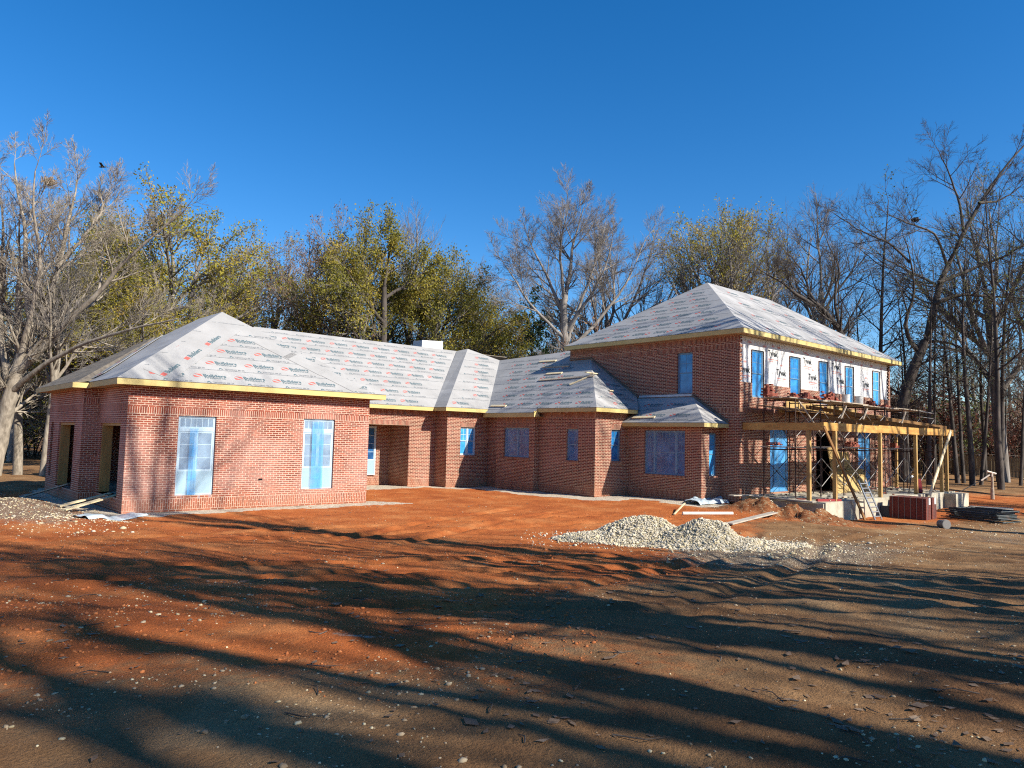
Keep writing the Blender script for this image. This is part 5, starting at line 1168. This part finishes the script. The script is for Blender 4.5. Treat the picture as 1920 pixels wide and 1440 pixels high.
def limb_tree(d, base, limbs, mats_t, mats_c, label, n=(8, 8, 7, 6), seed=1, leaf=None, dj=2.5, tw=.0065, nm='tree', up=.03, wg=.06):
    "trunk and main limbs drawn by hand, finer branches grown from them"
    a, b = at(*base); zb = ZG(a, b)-.15; o_ = thing(nm, (a, b, zb), label, 'tree'); B = np.array([a, b, zb]); t = Tree(seed); g_ = t.g; K_ = 12; PTS, R0, R1, LL = [], [], [], []
    for (px, r0, r1, dd) in limbs:
        W = np.array([PD(u, v, d+q*dd) for (u, v), q in zip(px, np.linspace(0, 1, len(px)))])-B
        if px[0][1] > 840: W[0] = (0, 0, 0)
        sg = np.concatenate([[0], np.cumsum(np.linalg.norm(np.diff(W, axis=0), axis=1))]); x = np.linspace(0, sg[-1], K_)
        P = np.stack([np.interp(x, sg, W[:, i]) for i in range(3)], 1)
        for _ in range(1): P[1:-1] = (P[:-2]+2*P[1:-1]+P[2:])/4
        P[2:] += np.cumsum(g_.normal(0, .04, (K_-2, 3)), 0)
        PTS.append(P); R0.append(r0); R1.append(r1); LL.append(sg[-1])
    pts = np.array(PTS); R0 = np.array(R0); R1 = np.array(R1); LL = np.array(LL)
    t.tube(pts, R0, R1, 9, 0, 'trunk', .8)
    Lk = np.minimum(LL, 6.)
    P, D, L, R = t.kids(pts, Lk, R0, R1, n[0], .35, 42, .50, .5, True)
    lv = [dict(K=8, S=6, wig=wg, up=up, taper=.3, part='trunk', M=n[1], tmin=.15, ang=38, lr=.52, rr=.55, rmin=.013), dict(K=6, S=4, wig=wg, up=up*1.2, taper=.35, part='crown', M=n[2], tmin=.12, ang=36, lr=.55, rr=.55, rmin=.009),
          dict(K=5, S=3, wig=wg*.8, up=up*1.2, taper=.4, part='crown', M=n[3], tmin=.1, ang=34, lr=.6, rr=.6, rmin=tw), dict(K=3, S=3, wig=.06, up=.03, taper=.4, part='crown')]
    if leaf: lv[-1]['leaf'] = leaf
    t.run(lv, P, D, L, np.clip(R, .02, .12))
    for nm_, me in zip(('trunk', 'crown'), t.meshes('tree', mats_t, mats_c)): link(me, nm_, o_)
    return o_
limb_tree(37, (-12, 37), [([(-12, 905), (2, 800), (18, 740), (36, 690), (52, 640)], .42, .30, 0), ([(50, 645), (78, 590), (108, 500), (122, 440), (132, 380), (140, 330)], .24, .03, 1.5), ([(60, 630), (50, 520), (52, 440), (38, 370), (28, 310)], .2, .03, 2.),
    ([(36, 695), (110, 625), (180, 560), (240, 490), (300, 440), (355, 400)], .22, .03, -1.), ([(22, 735), (70, 690), (150, 640), (240, 610), (330, 590)], .16, .03, -2.5), ([(20, 740), (2, 640), (-8, 520), (5, 430), (-5, 360)], .22, .03, 2.), ([(108, 500), (160, 440), (190, 400), (205, 360)], .12, .03, 1), ([(30, 700), (62, 600), (90, 480), (75, 400), (82, 330)], .2, .03, -1.)],
    ['bark_pale'], ['bark_pale'], 'big bare pale barked tree at the left edge, leaning over the garage', n=(8, 7, 7, 6), seed=21, tw=.006, wg=.05)
limb_tree(50, (1066, 50), [([(1062, 860), (1063, 700), (1062, 620), (1060, 560)], .34, .24, 0), ([(1060, 565), (1066, 480), (1078, 430), (1090, 400)], .18, .03, .5), ([(1062, 600), (1030, 530), (1005, 480), (988, 440)], .16, .03, 1.5), ([(1064, 640), (1012, 590), (975, 540), (950, 500)], .15, .03, -1.5),
    ([(1064, 620), (1100, 560), (1130, 510), (1148, 450)], .17, .03, -1.), ([(1066, 660), (1125, 600), (1180, 520), (1215, 440)], .17, .03, 2.), ([(1060, 570), (1045, 470), (1050, 430), (1058, 395)], .15, .03, -1), ([(1064, 640), (1090, 560), (1118, 470), (1128, 420)], .15, .03, 2.5)],
    gt, gt, 'tall bare vase shaped tree behind the middle of the house', n=(8, 8, 7, 6), seed=22)
limb_tree(56, (1692, 56), [([(1700, 865), (1692, 770), (1706, 710), (1724, 668), (1738, 640)], .55, .34, 0), ([(1738, 642), (1752, 560), (1772, 500), (1802, 450), (1836, 380), (1878, 310), (1925, 262)], .30, .05, 1.), ([(1728, 665), (1702, 640), (1698, 600), (1712, 555), (1706, 490), (1690, 440)], .2, .03, 0.), ([(1706, 492), (1668, 452), (1610, 430), (1562, 398)], .1, .03, -.5),
    ([(1750, 570), (1800, 550), (1860, 555), (1930, 560)], .17, .05, -1.5), ([(1760, 530), (1820, 505), (1880, 480), (1940, 440)], .16, .05, 2), ([(1808, 440), (1800, 390), (1784, 340), (1762, 290)], .13, .03, 0), ([(1740, 640), (1780, 640), (1820, 660), (1870, 720)], .12, .03, -2), ([(1775, 495), (1755, 440), (1700, 420), (1660, 400)], .12, .03, -1), ([(1836, 380), (1870, 380), (1920, 350)], .12, .03, 2)],
    dk, dk, 'massive dark bare oak leaning right beyond the two storey wing', n=(7, 7, 6, 5), seed=23, up=.01)
limb_tree(52, (1600, 52), [([(1612, 860), (1600, 720), (1584, 650), (1560, 600), (1524, 570)], .34, .18, 0), ([(1526, 572), (1490, 552), (1450, 520), (1420, 500)], .17, .03, -1), ([(1560, 602), (1520, 560), (1500, 500), (1470, 470)], .14, .03, 1), ([(1584, 652), (1560, 560), (1570, 500), (1540, 440)], .15, .03, 1)],
    dk, dk, 'dark tree whose limb arches over the roof of the two storey wing', n=(8, 7, 6, 5), seed=24)
# individually placed crowns along the skyline
sky_trees = [('olive', 110, 470, 47, 'golden olive tree low behind the big pale tree'), ('gold', 250, 520, 44, 'low golden bushy tree above the garage hip'), ('gold', 20, 560, 52, 'yellow green tree low at the left edge'), ('gold', 380, 560, 48, 'yellow green tree behind the garage ridge end'), ('gold', 300, 362, 50, 'golden green tree left of the garage ridge, behind the bare pale tree'), ('olive', 205, 395, 56, 'olive leafed tree at the far left, seen through bare branches'), ('tan', 388, 470, 60, 'small brownish tree right of the golden green one'),
    ('tan', 500, 440, 54, 'tan twiggy tree behind the garage ridge'), ('tan', 580, 388, 50, 'tallest tan twiggy tree, left of the olive tree'), ('olive', 715, 398, 50, 'large round olive green tree over the long roof', None, 'tree', 'tree', None, .85), ('gold', 352, 395, 52, 'golden tree with a rounded top left of the garage peak'), ('olive', 800, 470, 56, 'olive tree on the right shoulder of the round one'),
    ('bareB', 885, 480, 62, 'slender bare tree standing in the sky gap'), ('pine', 985, 545, 58, 'dark evergreen left of the tall bare vase shaped tree'), ('gold', 893, 568, 55, 'small yellow green tree beneath the slender bare tree'), ('bareA', 1150, 400, 60, 'bare grey tree just right of the tall vase shaped one'),
    ('palegreen', 1300, 392, 60, 'thin yellow green tree left above the tall roof'), ('palegreen', 1385, 400, 57, 'airy yellow green tree over the tall hip roof'), ('bareB', 1470, 430, 64, 'bare tree between the airy tree and the dark oaks'), ('pole', 1648, 322, 62, 'tall straight dark trunk right of the wing roof'), ('bareB', 1560, 350, 66, 'pale bare crown above the roof end'),
    ('pine', 1250, 600, 66, 'low evergreen peeking over the left slope of the tall roof'), ('bareA', 660, 430, 62, 'bare crown between the tan tree and the olive tree'), ('bareA', 450, 470, 66, 'hazy bare tree far behind the garage'), ('bareB', 740, 385, 60, 'bare twiggy top rising behind the round olive tree')]
for q in sky_trees: plant_px(*q)
# two pale trunks beside the garage, and the trees behind it
plant_px('bareB', 36, 420, 38.5, 'pale trunk left of the garage, farther from its wall').scale = (.9, .9, .85)
plant_px('bareB', 84, 380, 38.0, 'pale trunk standing right beside the garage wall')
for o_ in list(COL.objects)[-6:]:
    if o_.type == 'MESH' and o_.parent and 'pale trunk' in o_.parent.get('label', ''): 
        o_.data = o_.data.copy() if o_.name.startswith('trunk') else o_.data
        if o_.name.startswith('trunk'): o_.data.materials[0] = M['bark_pale']
g_ = random.Random(12)
# the wood on the right: tall thin trunks
us = [1702, 1722, 1741, 1752, 1768, 1788, 1795, 1806, 1822, 1838, 1846, 1858, 1874, 1886, 1899, 1912, 1930, 1955, 1530, 1580, 1625, 1665, 1690]
for i, u in enumerate(us):
    d = g_.uniform(52, 80); a, b = at(u, d); plant(('pole', 'poleB')[i % 2], a, b, g_.uniform(.62, .95), 'tall thin dark trunk in the wood on the right', 'thin trunks of the right hand wood')
plant_px('pole', 1876, 300, 50, 'tall two toned trunk nearest the fence on the right')
plant_px('bareB', 1960, 262, 58, 'bare tree whose crown fills the top right corner'); plant_px('bareA', 1880, 300, 60, 'bare grey crown behind the leaning oak')
for i in range(26):
    u = g_.uniform(1480, 1960); d = g_.uniform(58, 92); a, b = at(u, d); plant(g_.choice(['rust', 'rust', 'underg', 'underb']), a, b, g_.uniform(.9, 1.7), 'tangled rust and green undergrowth below the right hand wood', 'undergrowth on the right', 'shrub', 'shrub')
for i in range(8):
    u = g_.uniform(1480, 1940); d = g_.uniform(70, 100); a, b = at(u, d); plant(g_.choice(['palegreen', 'pole', 'underg', 'bareA']), a, b, g_.uniform(.7, 1.0), 'hazy tree deep in the right hand wood', 'deep trees of the right hand wood')
# behind the house and left
for i in range(44):
    u = -60+i*35+g_.uniform(-15, 15); d = g_.uniform(60, 84); a, b = at(u, d); k = g_.choice(['bareA', 'tan', 'tan', 'bareB', 'palegreen', 'bareA']); plant(k, a, b, g_.uniform(.62, .84), 'mixed bare and leafy tree in the wood behind the house', 'trees of the wood behind the house')
for i in range(60):
    u = -80+i*26+g_.uniform(-14, 14); d = g_.uniform(44 if u < 60 else 54, 74); a, b = at(u, d); k = g_.choice(['under', 'underb', 'underb', 'underg', 'under', 'rust'] if not 1040 < u < 1240 else ['underb']); plant(k, a, b, g_.uniform(.9, 1.5), 'twiggy understorey bush behind the house', 'understorey bushes behind the house', 'shrub', 'bush')
for i, (u, d, s) in enumerate(((1130, 52, 1.5), (1170, 54, 1.6), (1205, 56, 1.5))): a, b = at(u, d); plant('underb', a, b, s, ('left', 'middle', 'right')[i]+' one of the reddish brown bushes above the cross wing roof', None, 'shrub', 'bush')
# far-off woodland closing the view, one mass
def far_wood():
    g = np.random.default_rng(77); n = 60000; th = g.uniform(YAW-1.0, YAW+1.0, n); d = g.uniform(96, 125, n); hmax = 7+4*fbm(th*14, d*.02, 3, 7); z = g.uniform(0, 1, n)**.9*hmax
    a = d*np.cos(th); b = d*np.sin(th); c = np.column_stack([a, b, zg(a, b)+z]); u = nrm(g.normal(0, 1, (n, 3))*[1, 1, 1.6]); v = nrm(np.cross(u, g.normal(0, 1, (n, 3)))); s = g.uniform(.12, .5, (n, 1))
    V = np.stack([c-u*s, c-v*s*.35, c+u*s, c+v*s*.35], 1).reshape(-1, 3)
    me = npmesh('distant_wood', V, np.arange(4*n).reshape(-1, 4), ['leaf_green', 'leaf_brown', 'bark_grey'], mi=g.integers(0, 3, n)); tag(link(me, 'distant_wood'), 'far off woodland seen as one brown and green mass', 'woodland', kind='stuff')
far_wood()
# leafy nests
def nest(u, v, d, r, label, m='leaf_dry'):
    c = PD(u, v, d); g = np.random.default_rng(int(u)); n = 260; p = g.normal(0, r*.5, (n, 3))*[1, 1, .7]; a = nrm(g.normal(0, 1, (n, 3)))*.07; b = nrm(np.cross(a, g.normal(0, 1, (n, 3))))*.05
    me = npmesh('nest', np.stack([p-a, p-b, p+a, p+b], 1).reshape(-1, 3), np.arange(4*n).reshape(-1, 4), [m]); tag(link(me, 'nest', loc=c), label, 'nest')
nest(92, 341, 37.6, .28, 'brown leaf nest high in the big pale tree'); nest(1716, 412, 56, .22, 'dark leafy nest in the crown of the leaning oak', 'bark_dark')
# trees standing behind the photographer, whose shade falls across the yard
TP['shade'] = decurrent(31, 18, .34, gt, gt, n=(6, 5, 4, 4), trunk=.55, ang=22, lr1=.85, up=.10, tw=.011)
TP['shadeB'] = decurrent(32, 20, .30, gt, gt, n=(6, 5, 4, 3), trunk=.66, ang=17, lr1=.7, up=.12, tw=.011)
SH = [(-6, -12, 'shade', 1.1), (-2.5, -17, 'shadeB', 1.3), (1.5, -10, 'shadeB', 1.05), (3, -15, 'shade', 1.25), (6, -19, 'shadeB', 1.4), (8.2, -13, 'shade', 1.2), (10.5, -9.5, 'shadeB', 1.), (12.5, -15, 'shadeB', 1.25), (15.3, -4.9, 'shadeB', 1.28), (14.5, -10, 'shade', .95), (17, -17, 'shade', 1.05), (19.5, -13.5, 'shadeB', .85), (23, -16, 'shade', .85), (26.5, -14, 'shadeB', .8), (30, -17, 'shade', .85), (34, -14, 'shadeB', .85), (9, -23, 'shadeB', 1.5), (15, -21, 'shade', 1.1), (43, 2, 'shade', 1.3), (35, -1, 'shadeB', 1.35), (49, 4, 'shadeB', 1.25),
      (51, -1, 'shade', 1.1), (58, 2.5, 'shadeB', 1.1), (65, 5, 'shade', 1.15), (72, 8, 'shade', 1.15), (54, -10, 'shade', 1.2), (46, -3, 'shadeB', 1.1),
      (9.5, -5.5, 'shadeB', .8), (13.5, -4, 'shadeB', .8), (17.5, -7, 'shadeB', .8), (2, -5.5, 'shadeB', .8)]
for i, (a, b, k, s) in enumerate(SH): plant(k, a, b, s, 'bare tree outside the picture whose shade crosses the yard', 'shade trees outside the picture')
